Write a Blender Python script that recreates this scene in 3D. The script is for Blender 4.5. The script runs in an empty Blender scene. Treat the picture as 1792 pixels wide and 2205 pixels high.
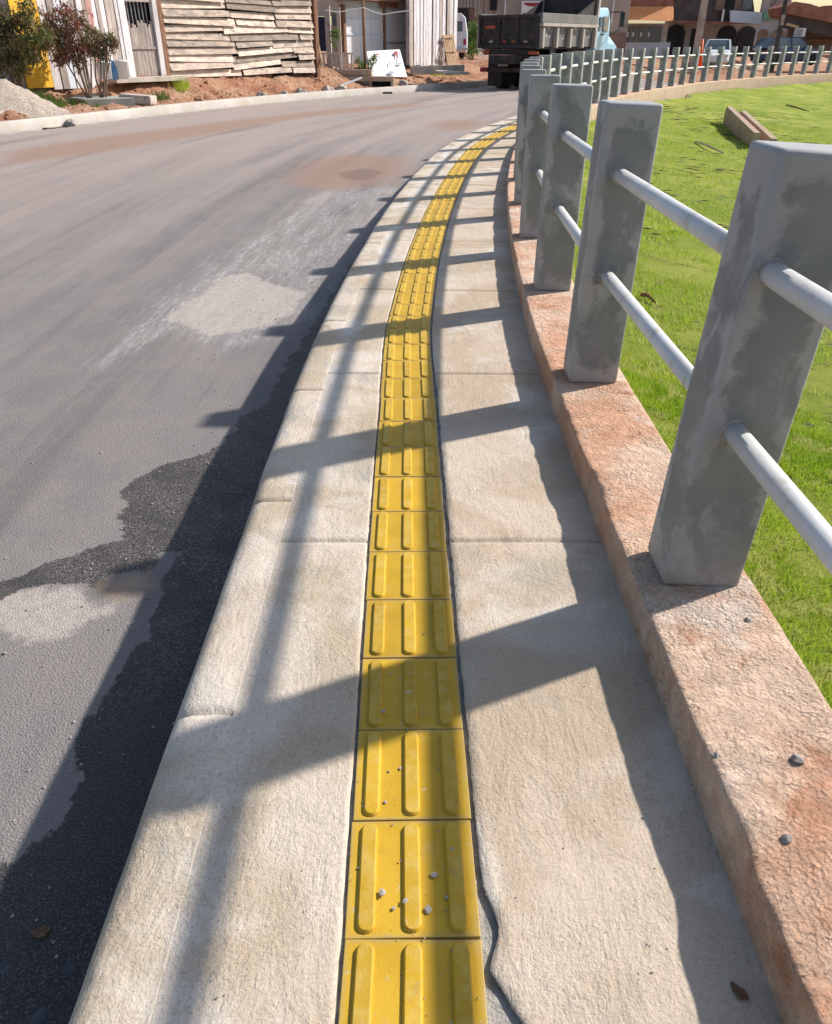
import bpy, bmesh, math, random
import numpy as np
from mathutils import Vector, Matrix, noise as mn
random.seed(7); rng = np.random.default_rng(7)
R = math.radians
SC = bpy.context.scene; COL = SC.collection

# ------------------------------------------------------------------ camera
IW, IH, FPX, TH, CH = 1792., 2205., 1669., R(31.1), 1.39
cam_d = bpy.data.cameras.new('camera'); cam = bpy.data.objects.new('camera', cam_d); COL.objects.link(cam)
cam.location = (0, 0, CH); cam.rotation_euler = (R(90) - TH, 0, 0)
cam_d.sensor_fit = 'HORIZONTAL'; cam_d.sensor_width = 36; cam_d.lens = 36 * FPX / IW
cam_d.clip_start = .05; cam_d.clip_end = 2000
SC.camera = cam
# ------------------------------------------------------------------ sky, sun, exposure
SUN_EL, SUN_AZ = R(37), math.atan2(.911, .412)          # azimuth from +Y towards +X
wd = bpy.data.worlds.new('World'); SC.world = wd; wd.use_nodes = True
wn = wd.node_tree; sky = wn.nodes.new('ShaderNodeTexSky'); sky.sky_type = 'NISHITA'
sky.sun_disc = False; sky.sun_elevation = SUN_EL; sky.sun_rotation = SUN_AZ
sky.air_density = 1.2; sky.dust_density = 1.5
bg = wn.nodes['Background']; wn.links.new(sky.outputs[0], bg.inputs[0]); bg.inputs[1].default_value = .10
sd = bpy.data.lights.new('sun', 'SUN'); sd.energy = 4.7; sd.angle = R(1.4); sd.color = (1, .93, .84)
sun = bpy.data.objects.new('sun', sd); COL.objects.link(sun)
sdir = Vector((-math.sin(SUN_AZ) * math.cos(SUN_EL), -math.cos(SUN_AZ) * math.cos(SUN_EL), -math.sin(SUN_EL)))
sun.rotation_euler = sdir.to_track_quat('-Z', 'Y').to_euler(); sun.location = (20, 10, 30)
SC.view_settings.view_transform = 'Standard'; SC.view_settings.look = 'None'
SC.view_settings.exposure = .45; SC.view_settings.gamma = 1
SC.cycles.max_bounces = 6

def at(px, py, Y):
    """point of the place seen at source pixel (px, py) on the vertical plane y = Y"""
    c, s = math.cos(TH), math.sin(TH); a = (px - IW / 2) / FPX; b = (py - IH / 2) / FPX
    r = (a, c - s * b, -s - c * b); t = Y / r[1]
    return Vector((r[0] * t, Y, CH + r[2] * t))
def onz(px, py, z):
    c, s = math.cos(TH), math.sin(TH); a = (px - IW / 2) / FPX; b = (py - IH / 2) / FPX
    r = (a, c - s * b, -s - c * b); t = (z - CH) / r[2]
    return (r[0] * t, r[1] * t)

# ------------------------------------------------------------------ materials
class NT:
    def __init__(s, name, rough=.85, spec=.3):
        s.m = bpy.data.materials.new(name); s.m.use_nodes = True; s.t = s.m.node_tree
        s.b = s.t.nodes['Principled BSDF']; s.b.inputs['Roughness'].default_value = rough
        s.b.inputs['Specular IOR Level'].default_value = spec
        s.tc = s.t.nodes.new('ShaderNodeTexCoord'); s.obj = s.tc.outputs['Object']; s.uv = s.tc.outputs['UV']
    def n(s, typ, **kw):
        x = s.t.nodes.new(typ)
        for k, v in kw.items(): setattr(x, k, v)
        return x
    def put(s, inp, v):
        if hasattr(v, 'is_linked') or isinstance(v, bpy.types.NodeSocket): s.t.links.new(v, inp)
        else: inp.default_value = v if not (isinstance(v, tuple) and len(v) == 3 and inp.type == 'RGBA') else (*v, 1)
    def noise(s, scale, vec=None, detail=5, rough=.55, dist=0):
        x = s.n('ShaderNodeTexNoise'); s.put(x.inputs['Vector'], vec or s.obj)
        x.inputs['Scale'].default_value = scale; x.inputs['Detail'].default_value = detail
        x.inputs['Roughness'].default_value = rough; x.inputs['Distortion'].default_value = dist
        return x.outputs['Fac']
    def voro(s, scale, vec=None, feature='F1', out='Distance', rnd=1):
        x = s.n('ShaderNodeTexVoronoi', feature=feature); s.put(x.inputs['Vector'], vec or s.obj)
        x.inputs['Scale'].default_value = scale; x.inputs['Randomness'].default_value = rnd
        return x.outputs[out]
    def math(s, op, a, b=0., c=0., clamp=False):
        x = s.n('ShaderNodeMath', operation=op, use_clamp=clamp)
        for i, v in enumerate((a, b, c)): s.put(x.inputs[i], v)
        return x.outputs[0]
    def step(s, v, lo, hi):
        x = s.n('ShaderNodeMapRange', interpolation_type='SMOOTHSTEP')
        s.put(x.inputs[0], v); x.inputs[1].default_value = lo; x.inputs[2].default_value = hi
        return x.outputs[0]
    def mix(s, f, a, b, blend='MIX'):
        x = s.n('ShaderNodeMix', data_type='RGBA', blend_type=blend)
        s.put(x.inputs[0], f); s.put(x.inputs[6], a); s.put(x.inputs[7], b)
        return x.outputs[2]
    def scale(s, vec, sc, loc=(0, 0, 0), rot=(0, 0, 0)):
        x = s.n('ShaderNodeMapping'); s.put(x.inputs[0], vec); x.inputs[1].default_value = loc
        x.inputs[2].default_value = rot; x.inputs[3].default_value = sc
        return x.outputs[0]
    def attr(s, name):
        x = s.n('ShaderNodeAttribute'); x.attribute_name = name; return x.outputs['Fac']
    def rand(s):
        return s.n('ShaderNodeObjectInfo').outputs['Random']
    def bump(s, h, strength=.5, dist=.01, prev=None):
        x = s.n('ShaderNodeBump'); s.put(x.inputs['Height'], h); x.inputs['Strength'].default_value = strength
        x.inputs['Distance'].default_value = dist
        if prev is not None: s.t.links.new(prev, x.inputs['Normal'])
        return x.outputs[0]
    def done(s, col=None, nrm=None, rough=None):
        if col is not None: s.put(s.b.inputs['Base Color'], col)
        if nrm is not None: s.put(s.b.inputs['Normal'], nrm)
        if rough is not None: s.put(s.b.inputs['Roughness'], rough)
        return s.m

def simple(name, a, b, sc=3., rough=.85, bs=.3, bsc=40., bd=.01, stretch=(1, 1, 1), spec=.3, c=None, csc=None, vary=0., metal=0):
    """two or three tones mottled by noise, fine bump, and a tone that varies from object to object"""
    n = NT(name, rough, spec); v = n.scale(n.obj, stretch)
    if vary:
        ad = n.n('ShaderNodeVectorMath', operation='ADD'); n.put(ad.inputs[0], v)
        cb = n.n('ShaderNodeCombineXYZ'); r = n.math('MULTIPLY', n.rand(), 37.); n.put(cb.inputs[0], r); n.put(cb.inputs[2], r)
        n.put(ad.inputs[1], cb.outputs[0]); v = ad.outputs[0]
    col = n.mix(n.step(n.noise(sc, v), .35, .65), a, b)
    if c: col = n.mix(n.step(n.noise(csc or sc * 2.3, v, 6, .6), .54, .68), col, c)
    if vary:
        k = n.math('MULTIPLY_ADD', n.rand(), vary, 1 - vary / 2)
        hs = n.n('ShaderNodeHueSaturation'); n.put(hs.inputs['Value'], k); n.put(hs.inputs['Color'], col); col = hs.outputs[0]
    nr = n.bump(n.noise(bsc, v, 6, .6), bs, bd)
    n.b.inputs['Metallic'].default_value = metal
    return n.done(col, nr)

# paving concrete
def walk_mat(name, warm, pale, grey, seed):
    n = NT(name, .9, .25); o = n.scale(n.obj, (1, 1, 1), (seed, seed * 2, 0))
    col = n.mix(n.step(n.noise(1.9, o, 6, .55, .5), .42, .58), warm, pale)
    col = n.mix(n.math('MULTIPLY', n.step(n.noise(2.6, o, 6, .6), .52, .68), .75), col, grey)
    col = n.mix(n.math('MULTIPLY', n.step(n.noise(2.4, n.scale(o, (1, 1, 1), (3, 7, 0)), 6, .6, .6), .52, .66), .55), col, (.66, .61, .55))
    # white cement bloom beside the kerb joint
    sx = n.n('ShaderNodeSeparateXYZ'); n.put(sx.inputs[0], n.uv)
    d = n.math('ABSOLUTE', n.math('ADD', n.math('SUBTRACT', sx.outputs[1], -1.165), n.math('MULTIPLY', n.math('SUBTRACT', n.noise(3.2, o, 5, .6), .5), .28)))
    wm = n.math('SUBTRACT', 1., n.step(n.math('ADD', d, n.math('MULTIPLY', n.noise(30, o, 6, .75), .10)), .04, .13))
    col = n.mix(n.math('MULTIPLY', wm, n.step(n.noise(1.1, o, 5, .6), .40, .62)), col, (.66, .63, .60))
    g = n.noise(170, o, 3, .6)
    col = n.mix(n.math('MULTIPLY', n.step(g, .52, .72), .42), col, (.22, .17, .12))
    col = n.mix(n.math('MULTIPLY', n.step(n.noise(60, o, 5, .7), .5, .7), .3), col, (.24, .20, .155))
    col = n.mix(n.math('MULTIPLY', n.step(g, .46, .3), .22), col, (.80, .74, .66))
    pits = n.math('SUBTRACT', 1., n.step(n.voro(24, n.scale(o, (1, 1, 1))), .035, .07))
    pits = n.math('MULTIPLY', pits, n.step(n.noise(3, o), .45, .55))
    col = n.mix(n.math('MULTIPLY', pits, .75), col, (.12, .08, .06))
    patch = n.step(n.noise(3.1, o, 3, .5, .3), .35, .62)
    h = n.math('MULTIPLY', n.math('ADD', n.noise(95, o, 4, .6), n.math('MULTIPLY', n.noise(240, o, 3, .6), .6)), n.math('MULTIPLY_ADD', patch, .75, .3))
    h = n.math('SUBTRACT', h, n.math('MULTIPLY', pits, .5))
    nr = n.bump(n.noise(9, n.scale(o, (1, .6, 1)), 6, .62, 1.2), .3, .03)
    nr = n.bump(n.noise(1, n.scale(o, (30, 7, 1), (0, 0, 0), (0, 0, .5)), 5, .6, 2.5), .22, .012, nr)
    nr = n.bump(h, .48, .007, nr)
    return n.done(col, nr)
M = {}
M['walk'] = walk_mat('paving_concrete', (.46, .375, .28), (.58, .50, .42), (.375, .35, .30), 0)
M['walk_right'] = walk_mat('paving_concrete_right', (.46, .365, .27), (.545, .455, .37), (.385, .345, .285), 5.3)
M['kerb'] = walk_mat('kerb_concrete', (.40, .345, .26), (.56, .51, .45), (.34, .31, .25), 11.7)
M['far_kerb'] = simple('pale_kerb', (.43, .40, .36), (.51, .48, .45), 1.2, .9, .4, 50, .01, c=(.45, .38, .32))
M['mortar'] = simple('mortar', (.30, .29, .27), (.45, .42, .38), 30, .95, 1, 160, .008)

# low wall: red-dusted rough plaster
n = NT('dusty_red_plaster', .95, .2); o = n.obj
col = n.mix(n.step(n.noise(2.2, o, 6, .6, .5), .38, .62), (.66, .38, .25), (.76, .56, .43))
col = n.mix(n.math('MULTIPLY', n.step(n.noise(5, o, 6, .65, .8), .55, .68), .75), col, (.53, .25, .14))
col = n.mix(n.math('MULTIPLY', n.step(n.noise(3.3, n.scale(o, (1, 1, 1), (9, 2, 4)), 6, .6), .56, .68), .8), col, (.72, .61, .53))
col = n.mix(n.math('MULTIPLY', n.step(n.noise(150, o, 3, .6), .52, .72), .35), col, (.22, .11, .07))
rg = n.math('MULTIPLY_ADD', n.step(n.noise(4.2, o, 3, .5, .5), .4, .6), .8, .35)
nr = n.bump(n.noise(16, o, 8, .68, 1.0), .9, .04)
nr = n.bump(n.math('MULTIPLY', n.math('ADD', n.voro(85, o), n.noise(160, o, 3)), rg), .75, .010, nr)
sx = n.n('ShaderNodeSeparateXYZ'); n.put(sx.inputs[0], n.uv)
col = n.mix(n.math('MULTIPLY', n.step(sx.outputs[1], .156, .162), .75), col, (.52, .42, .32))
M['wall'] = n.done(col, nr)

# asphalt with dust, stains (stain outlines come as signed distances stored on the mesh)
n = NT('dusty_asphalt', .85, .3); o = n.obj; uv = n.uv
str1 = n.noise(1.0, n.scale(uv, (.16, 2.2, 1)), 6, .62, .15); str2 = n.noise(1.0, n.scale(uv, (.5, 12, 1), (3, 1, 0)), 5, .65)
big = n.noise(.35, o, 4, .5)
col = n.mix(n.step(str1, .3, .7), (.17, .158, .160), (.225, .205, .200))
col = n.mix(n.math('MULTIPLY', n.step(n.noise(2.2, o, 10, .68), .40, .62), .5), col, (.255, .225, .21))
col = n.mix(n.math('MULTIPLY', n.step(n.noise(1, n.scale(uv, (.7, 30, 1), (5, 2, 0)), 4, .6), .62, .72), .4), col, (.10, .09, .09))
dust = n.attr('dust')
col = n.mix(n.math('MULTIPLY', n.step(n.math('ADD', n.math('MULTIPLY', dust, .6), n.math('MULTIPLY', str1, .7)), .42, .9), .85), col, (.38, .31, .28))
col = n.mix(n.math('MULTIPLY', n.step(str2, .60, .80), .35), col, (.47, .42, .39))
col = n.mix(n.math('MULTIPLY', n.step(n.noise(1, n.scale(uv, (.12, 1.4, 1), (8, 0, 0)), 5, .6), .54, .70), .5), col, (.10, .088, .09))
col = n.mix(n.math('MULTIPLY', n.step(n.noise(1.3, o, 6, .6), .56, .7), .3), col, (.27, .26, .27))
e1 = n.math('MULTIPLY', n.math('SUBTRACT', n.noise(7, o, 8, .65), .5), .22)
e2 = n.math('MULTIPLY', n.math('SUBTRACT', n.noise(30, o, 6, .75), .5), .16)
pale = n.math('MULTIPLY', n.step(n.math('ADD', n.attr('pale'), n.math('ADD', n.math('MULTIPLY', e1, 1.1), e2)), -.03, .035), n.math('MULTIPLY_ADD', n.step(n.noise(26, o, 8, .8), .36, .60), .5, .5))
white = n.step(n.math('ADD', n.attr('white'), n.math('ADD', n.math('MULTIPLY', n.noise(1, n.scale(uv, (1.5, 9, 1)), 7, .7), .9), -.5)), -.1, .4)
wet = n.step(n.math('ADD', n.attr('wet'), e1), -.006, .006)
mud = n.step(n.math('ADD', n.attr('mud'), n.math('MULTIPLY', e1, 2.)), -.3, .25)
pud = n.math('MULTIPLY', n.step(n.math('ADD', n.attr('puddle'), n.math('MULTIPLY', e1, 2.6)), -.02, .05), .7)
tan = n.step(n.math('ADD', n.attr('tan'), n.math('ADD', e1, e2)), -.06, .08)
col = n.mix(n.math('MULTIPLY', n.math('MULTIPLY', white, .95), n.math('MULTIPLY_ADD', n.step(n.noise(11, n.scale(uv, (1, 3, 1)), 8, .75), .44, .60), .7, .3)), col, (.58, .56, .55))
col = n.mix(n.math('MULTIPLY', pale, .72), col, (.53, .46, .41))
col = n.mix(n.math('MULTIPLY', mud, .8), col, (.30, .19, .14))
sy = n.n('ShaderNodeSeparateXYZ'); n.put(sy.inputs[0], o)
lit_grit = n.math('MULTIPLY', n.step(sy.outputs[1], 1.5, 2.3), n.step(n.noise(5, o, 5, .65), .3, .6))  # damp is real; pale grit painted over its sunlit part, shaded end left dark
wcol = n.mix(n.math('MULTIPLY', n.step(n.noise(150, o, 3, .65), .46, .66), n.math('MULTIPLY_ADD', lit_grit, .75, .15)), (.017, .018, .022), (.26, .22, .185))
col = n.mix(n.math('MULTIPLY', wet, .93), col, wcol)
col = n.mix(n.math('MULTIPLY', tan, .8), col, (.47, .32, .20))
col = n.mix(n.math('MULTIPLY', pud, .85), col, (.16, .09, .045))
gr = n.noise(210, o, 3, .6)
col = n.mix(n.math('MULTIPLY', n.step(gr, .5, .72), .38), col, (.42, .38, .36))
col = n.mix(n.math('MULTIPLY', n.step(gr, .52, .32), .3), col, (.07, .065, .07))
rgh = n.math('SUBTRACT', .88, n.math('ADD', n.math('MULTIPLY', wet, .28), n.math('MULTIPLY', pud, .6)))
nr = n.bump(n.math('MULTIPLY', n.math('ADD', n.noise(120, o, 3, .6), n.voro(150, o)), n.math('SUBTRACT', 1., pud)), .5, .006)
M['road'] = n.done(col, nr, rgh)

# yellow tactile tile
n = NT('yellow_tile', .55, .35); o = n.obj
ad = n.n('ShaderNodeVectorMath', operation='ADD'); n.put(ad.inputs[0], o)
cb = n.n('ShaderNodeCombineXYZ'); r = n.math('MULTIPLY', n.rand(), 31.); n.put(cb.inputs[0], r); n.put(cb.inputs[1], r); n.put(ad.inputs[1], cb.outputs[0]); v = ad.outputs[0]
col = n.mix(n.step(n.noise(7, v, 5, .6), .35, .65), (.47, .285, .014), (.54, .335, .024))
col = n.mix(n.math('MULTIPLY', n.step(n.noise(11, v, 6, .6), .58, .74), .35), col, (.46, .36, .14))
hs = n.n('ShaderNodeHueSaturation'); n.put(hs.inputs['Value'], n.math('MULTIPLY_ADD', n.rand(), .22, .89)); n.put(hs.inputs['Color'], col); col = hs.outputs[0]
col = n.mix(n.math('MULTIPLY', n.step(n.noise(16, v, 7, .7, .5), .62, .70), .4), col, (.33, .25, .12))
col = n.mix(n.math('MULTIPLY', n.step(n.noise(45, v, 4, .6), .66, .72), .7), col, (.50, .45, .36))
sp = n.math('MULTIPLY', n.math('SUBTRACT', 1., n.step(n.voro(38, v), .05, .1)), n.step(n.noise(9, v), .5, .58))
col = n.mix(n.math('MULTIPLY', sp, .7), col, (.16, .07, .02))
sx = n.n('ShaderNodeSeparateXYZ'); n.put(sx.inputs[0], n.obj)
ed = n.math('MAXIMUM', n.math('ABSOLUTE', sx.outputs[0]), n.math('ABSOLUTE', sx.outputs[1]))
ed = n.step(n.math('ADD', ed, n.math('MULTIPLY', n.noise(35, v, 5, .7), .02)), .121, .137)
col = n.mix(n.math('MULTIPLY', ed, .55), col, (.34, .27, .15))
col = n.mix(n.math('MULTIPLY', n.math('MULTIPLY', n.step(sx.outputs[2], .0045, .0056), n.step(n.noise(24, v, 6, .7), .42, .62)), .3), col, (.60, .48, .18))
col = n.mix(n.math('MULTIPLY', n.step(n.noise(3.3, n.scale(n.obj, (1, 1, 1)), 5, .6), .5, .75), .0), col, (.3, .25, .15))
M['tile'] = n.done(col, n.bump(n.noise(220, v, 4, .6), .18, .004))

# fence posts: blotchy trowelled concrete
n = NT('post_concrete', .62, .4)
ad = n.n('ShaderNodeVectorMath', operation='ADD'); n.put(ad.inputs[0], n.obj)
cb = n.n('ShaderNodeCombineXYZ'); r = n.math('MULTIPLY', n.rand(), 53.); n.put(cb.inputs[0], r); n.put(cb.inputs[2], r); n.put(ad.inputs[1], cb.outputs[0]); v = ad.outputs[0]
sx = n.n('ShaderNodeSeparateXYZ'); n.put(sx.inputs[0], n.obj)
ex = n.math('SUBTRACT', .105, n.math('ABSOLUTE', sx.outputs[0])); ey = n.math('SUBTRACT', .09, n.math('ABSOLUTE', sx.outputs[1]))
edge = n.math('MAXIMUM', ex, ey)                                   # distance from the vertical arrises on either face
ez = n.math('MINIMUM', n.math('SUBTRACT', 1.09, sx.outputs[2]), n.math('ADD', sx.outputs[2], .0))
e = n.math('MINIMUM', edge, n.math('MULTIPLY', ez, .45))
big = n.noise(8, n.scale(v, (1, 1, .75)), 6, .6, .5); fine = n.noise(38, v, 6, .7)
t = n.math('ADD', n.math('ADD', n.math('MULTIPLY', n.math('MINIMUM', e, .06), 4.2), n.math('MULTIPLY', big, 1.1)), n.math('MULTIPLY', fine, .10))
dark = n.step(t, .67, .82)
col = n.mix(n.step(n.noise(3, v, 5, .5), .35, .65), (.32, .33, .34), (.39, .39, .39))
dk = n.mix(n.step(n.noise(3.5, v, 5, .55), .35, .65), (.165, .18, .19), (.225, .23, .23))
col = n.mix(n.math('MULTIPLY', dark, .88), col, dk)
mid = n.math('MULTIPLY', n.step(n.noise(11, v, 8, .7, .6), .54, .62), .5)
col = n.mix(mid, col, (.29, .30, .30))
col = n.mix(n.math('MULTIPLY', n.step(n.noise(8, n.scale(v, (3, 3, .35)), 6, .6), .6, .75), .2), col, (.15, .15, .145))
col = n.mix(n.math('MULTIPLY', n.step(sx.outputs[2], .10, -.02), .5), col, (.36, .29, .25))   # red dust splashed on the foot
col = n.mix(n.math('MULTIPLY', n.math('MULTIPLY', n.math('SUBTRACT', 1., n.step(n.voro(42, v), .07, .12)), n.step(n.noise(5, v), .45, .55)), .75), col, (.07, .07, .07))
nr = n.bump(n.noise(7, n.scale(v, (1, 1, .3)), 4, .5), .25, .015)
M['post'] = n.done(col, n.bump(n.noise(150, v, 3), .12, .004, nr))
M['rail'] = simple('white_pipe', (.62, .63, .65), (.68, .69, .70), 9, .4, .12, 60, .003, spec=.5, c=(.52, .50, .47), csc=14)

# grass ground and blades
n = NT('lawn_soil', .95, .1); o = n.obj
streak = n.noise(1, n.scale(o, (.9, 3.4, 1), (0, 0, 0), (0, 0, R(28))), 6, .65, .6)
col = n.mix(n.step(n.noise(.45, o, 5, .6), .35, .65), (.29, .36, .05), (.42, .45, .10))
col = n.mix(n.math('MULTIPLY', n.step(n.noise(1.5, o, 6, .7), .45, .62), .6), col, (.15, .26, .025))
col = n.mix(n.math('MULTIPLY', n.step(streak, .60, .68), .75), col, (.13, .115, .05))
col = n.mix(n.math('MULTIPLY', n.step(n.noise(14, o, 5, .7), .5, .7), .35), col, (.28, .34, .07))
M['lawn'] = n.done(col, n.bump(n.noise(55, o, 6, .75), 1., .05, n.bump(streak, .6, .12)))
def leaf_mat(name, cols, sc=2.5, trans=.25):
    n = NT(name, .6, .25); col = n.mix(n.step(n.noise(sc, n.obj, 4, .6), .38, .62), cols[0], cols[1])
    if len(cols) > 2: col = n.mix(n.step(n.noise(sc * 3, n.obj, 4, .6), .52, .62), col, cols[2])
    tr = n.n('ShaderNodeBsdfTranslucent'); n.put(tr.inputs[0], col); mx = n.n('ShaderNodeMixShader'); mx.inputs[0].default_value = trans
    n.t.links.new(n.b.outputs[0], mx.inputs[1]); n.t.links.new(tr.outputs[0], mx.inputs[2])
    n.t.links.new(mx.outputs[0], n.t.nodes['Material Output'].inputs[0])
    return n.done(col)
M['blade'] = leaf_mat('grass_blades', [(.28, .42, .025), (.42, .54, .06), (.55, .56, .20)], 3, .4)
M['leaf_dark'] = leaf_mat('shrub_leaves', [(.10, .13, .04), (.20, .12, .08), (.15, .18, .06)], 2.2, .25)
M['leaf_red'] = leaf_mat('reddish_leaves', [(.13, .13, .06), (.32, .12, .10), (.24, .17, .10)], 3, .25)
M['leaf_green'] = leaf_mat('green_leaves', [(.08, .16, .03), (.15, .24, .05)], 4, .3)
M['bark'] = simple('bark', (.16, .11, .08), (.24, .18, .13), 10, .9, .5, 60)

n = NT('red_earth', .95, .15); o = n.obj
col = n.mix(n.step(n.noise(.9, o, 6, .6), .35, .62), (.40, .19, .115), (.50, .29, .19))
col = n.mix(n.math('MULTIPLY', n.step(n.noise(2.3, o, 7, .65), .52, .66), .8), col, (.55, .37, .25))
col = n.mix(n.math('MULTIPLY', n.step(n.noise(5, o, 6, .7), .58, .68), .7), col, (.27, .12, .08))
col = n.mix(n.math('MULTIPLY', n.step(n.noise(9, n.scale(o, (1, 1, 1), (4, 0, 0)), 6, .7), .62, .7), .6), col, (.42, .38, .35))
M['earth'] = n.done(col, n.bump(n.math('ADD', n.noise(7, o, 9, .75), n.math('MULTIPLY', n.voro(14, o), .3)), 1., .12))
n = NT('pale_gravel', .9, .2); v_ = n.voro(48, n.obj); c_ = n.voro(48, n.obj, out='Color')
sx = n.n('ShaderNodeSeparateColor'); n.put(sx.inputs[0], c_)
col = n.mix(sx.outputs[0], (.66, .53, .44), (.90, .78, .68)); M['gravel'] = n.done(col, n.bump(n.math('SUBTRACT', 1., v_), 1., .06))
M['wetcem'] = simple('grey_cement', (.27, .29, .28), (.36, .37, .35), 3, .8, .5, 30, .02)
M['conc'] = simple('old_concrete', (.46, .41, .36), (.56, .50, .44), 2, .9, .4, 40, .02, c=(.34, .30, .27))
M['tan_conc'] = simple('tan_concrete', (.36, .26, .19), (.46, .35, .27), 3, .9, .5, 40, .02, c=(.34, .24, .17))
M['wood_pale'] = simple('weathered_board', (.62, .50, .41), (.40, .335, .29), 1, .9, .4, 30, .02, (1.2, 3, 9), c=(.25, .215, .195), csc=1.6, vary=.95)
M['wood_grey'] = simple('grey_wood', (.52, .44, .40), (.36, .31, .28), 1.5, .9, .4, 30, .02, (8, 8, 1), c=(.20, .16, .15), vary=.6)
M['wood_white'] = simple('whitewashed_wood', (.84, .81, .84), (.66, .61, .62), 1.5, .8, .3, 30, .02, (8, 8, .8), c=(.36, .30, .29), vary=.35)
M['wood_pink'] = simple('faded_red_wood', (.42, .20, .18), (.50, .33, .30), 2, .85, .3, 30, .02, (8, 8, .8), vary=.4)
M['wood_brown'] = simple('brown_wood', (.20, .10, .06), (.30, .17, .11), 3, .9, .4, 30, .02, (6, 6, 1))
M['wood_new'] = simple('new_pine', (.62, .44, .27), (.52, .36, .22), 3, .8, .3, 30, .01, (6, 6, 1))
M['orange'] = simple('ochre_paint', (.70, .36, .03), (.78, .45, .05), 1.2, .8, .2, 30, c=(.55, .30, .08))
M['dark'] = simple('dark_interior', (.02, .02, .024), (.035, .033, .036), 2)
M['dark_blue'] = simple('dark_door', (.018, .022, .05), (.03, .035, .07), 2, .6)
M['white'] = simple('white_paint', (.74, .76, .80), (.82, .83, .85), 1.5, .6, .1, 20)
M['bluewhite'] = simple('pale_blue_plaster', (.60, .66, .74), (.68, .73, .80), 1.5, .8, .1, 20)
M['cream'] = simple('cream_plaster', (.60, .52, .44), (.68, .59, .52), 1, .9, .2, 20, c=(.40, .32, .26))
M['beige'] = simple('stained_beige_plaster', (.40, .34, .30), (.48, .41, .37), .6, .9, .2, 20, c=(.22, .17, .15))
M['brownwall'] = simple('dark_brown_wall', (.20, .13, .11), (.28, .19, .16), 1, .9, .3, 20)
M['roof'] = simple('brown_clay_roof', (.27, .11, .08), (.36, .17, .12), 2, .9, .8, 12, .06, (1, 1, 1))
M['roof_dark'] = simple('shaded_roof', (.09, .07, .075), (.13, .10, .10), 2, .9, .6, 12, .05)
M['glass'] = simple('window_glass', (.10, .13, .15), (.14, .17, .19), 2, .12, .02, 3, spec=.6)
M['steel'] = simple('grey_metal', (.30, .31, .32), (.38, .38, .38), 3, .5, .1, 30)
M['bars'] = simple('black_iron', (.04, .04, .045), (.08, .075, .075), 3, .5)
M['truck_dark'] = simple('dusty_black_steel', (.022, .02, .024), (.045, .038, .04), 2, .6, .1, 20, c=(.08, .055, .045))
M['truck_grey'] = simple('galvanised_body', (.14, .14, .145), (.19, .185, .19), 1.5, .5, .15, 15, c=(.24, .21, .20))
M['truck_pale'] = simple('pale_rib_paint', (.36, .33, .31), (.42, .38, .35), 2, .6, .1, 20, c=(.46, .36, .29))
M['truck_blue'] = simple('light_blue_paint', (.27, .48, .62), (.31, .53, .66), 1.5, .3, .03, 5, spec=.5)
M['chassis_red'] = simple('red_oxide', (.35, .07, .03), (.45, .12, .05), 3, .7)
M['rubber'] = simple('rubber', (.02, .02, .02), (.04, .036, .034), 5, .8)
M['car_white'] = simple('white_car_paint', (.70, .74, .80), (.74, .78, .83), 1, .25, .02, 3, spec=.6)
M['car_blue'] = simple('dark_blue_car_paint', (.03, .045, .09), (.04, .06, .12), 1, .2, .02, 3, spec=.6)
M['chrome'] = simple('light_metal', (.6, .6, .6), (.7, .7, .7), 2, .3, .05, 10, metal=.7)
M['cone'] = simple('orange_plastic', (.75, .12, .03), (.80, .16, .04), 4, .5)
M['awning'] = simple('orange_awning', (.80, .33, .13), (.85, .40, .18), 3, .7)
M['green_paint'] = simple('pale_green_paint', (.20, .47, .33), (.26, .52, .38), 2, .8)
M['bluejug'] = simple('blue_plastic', (.10, .24, .50), (.14, .30, .58), 5, .3)
M['red_paint'] = simple('dark_red_paint', (.30, .03, .05), (.38, .05, .07), 5, .7)
M['grey_paint'] = simple('grey_blue_paint', (.30, .34, .44), (.40, .43, .50), 9, .7)
M['leaf_dry'] = simple('dry_leaf', (.13, .07, .04), (.20, .12, .07), 30, .8)

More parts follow.
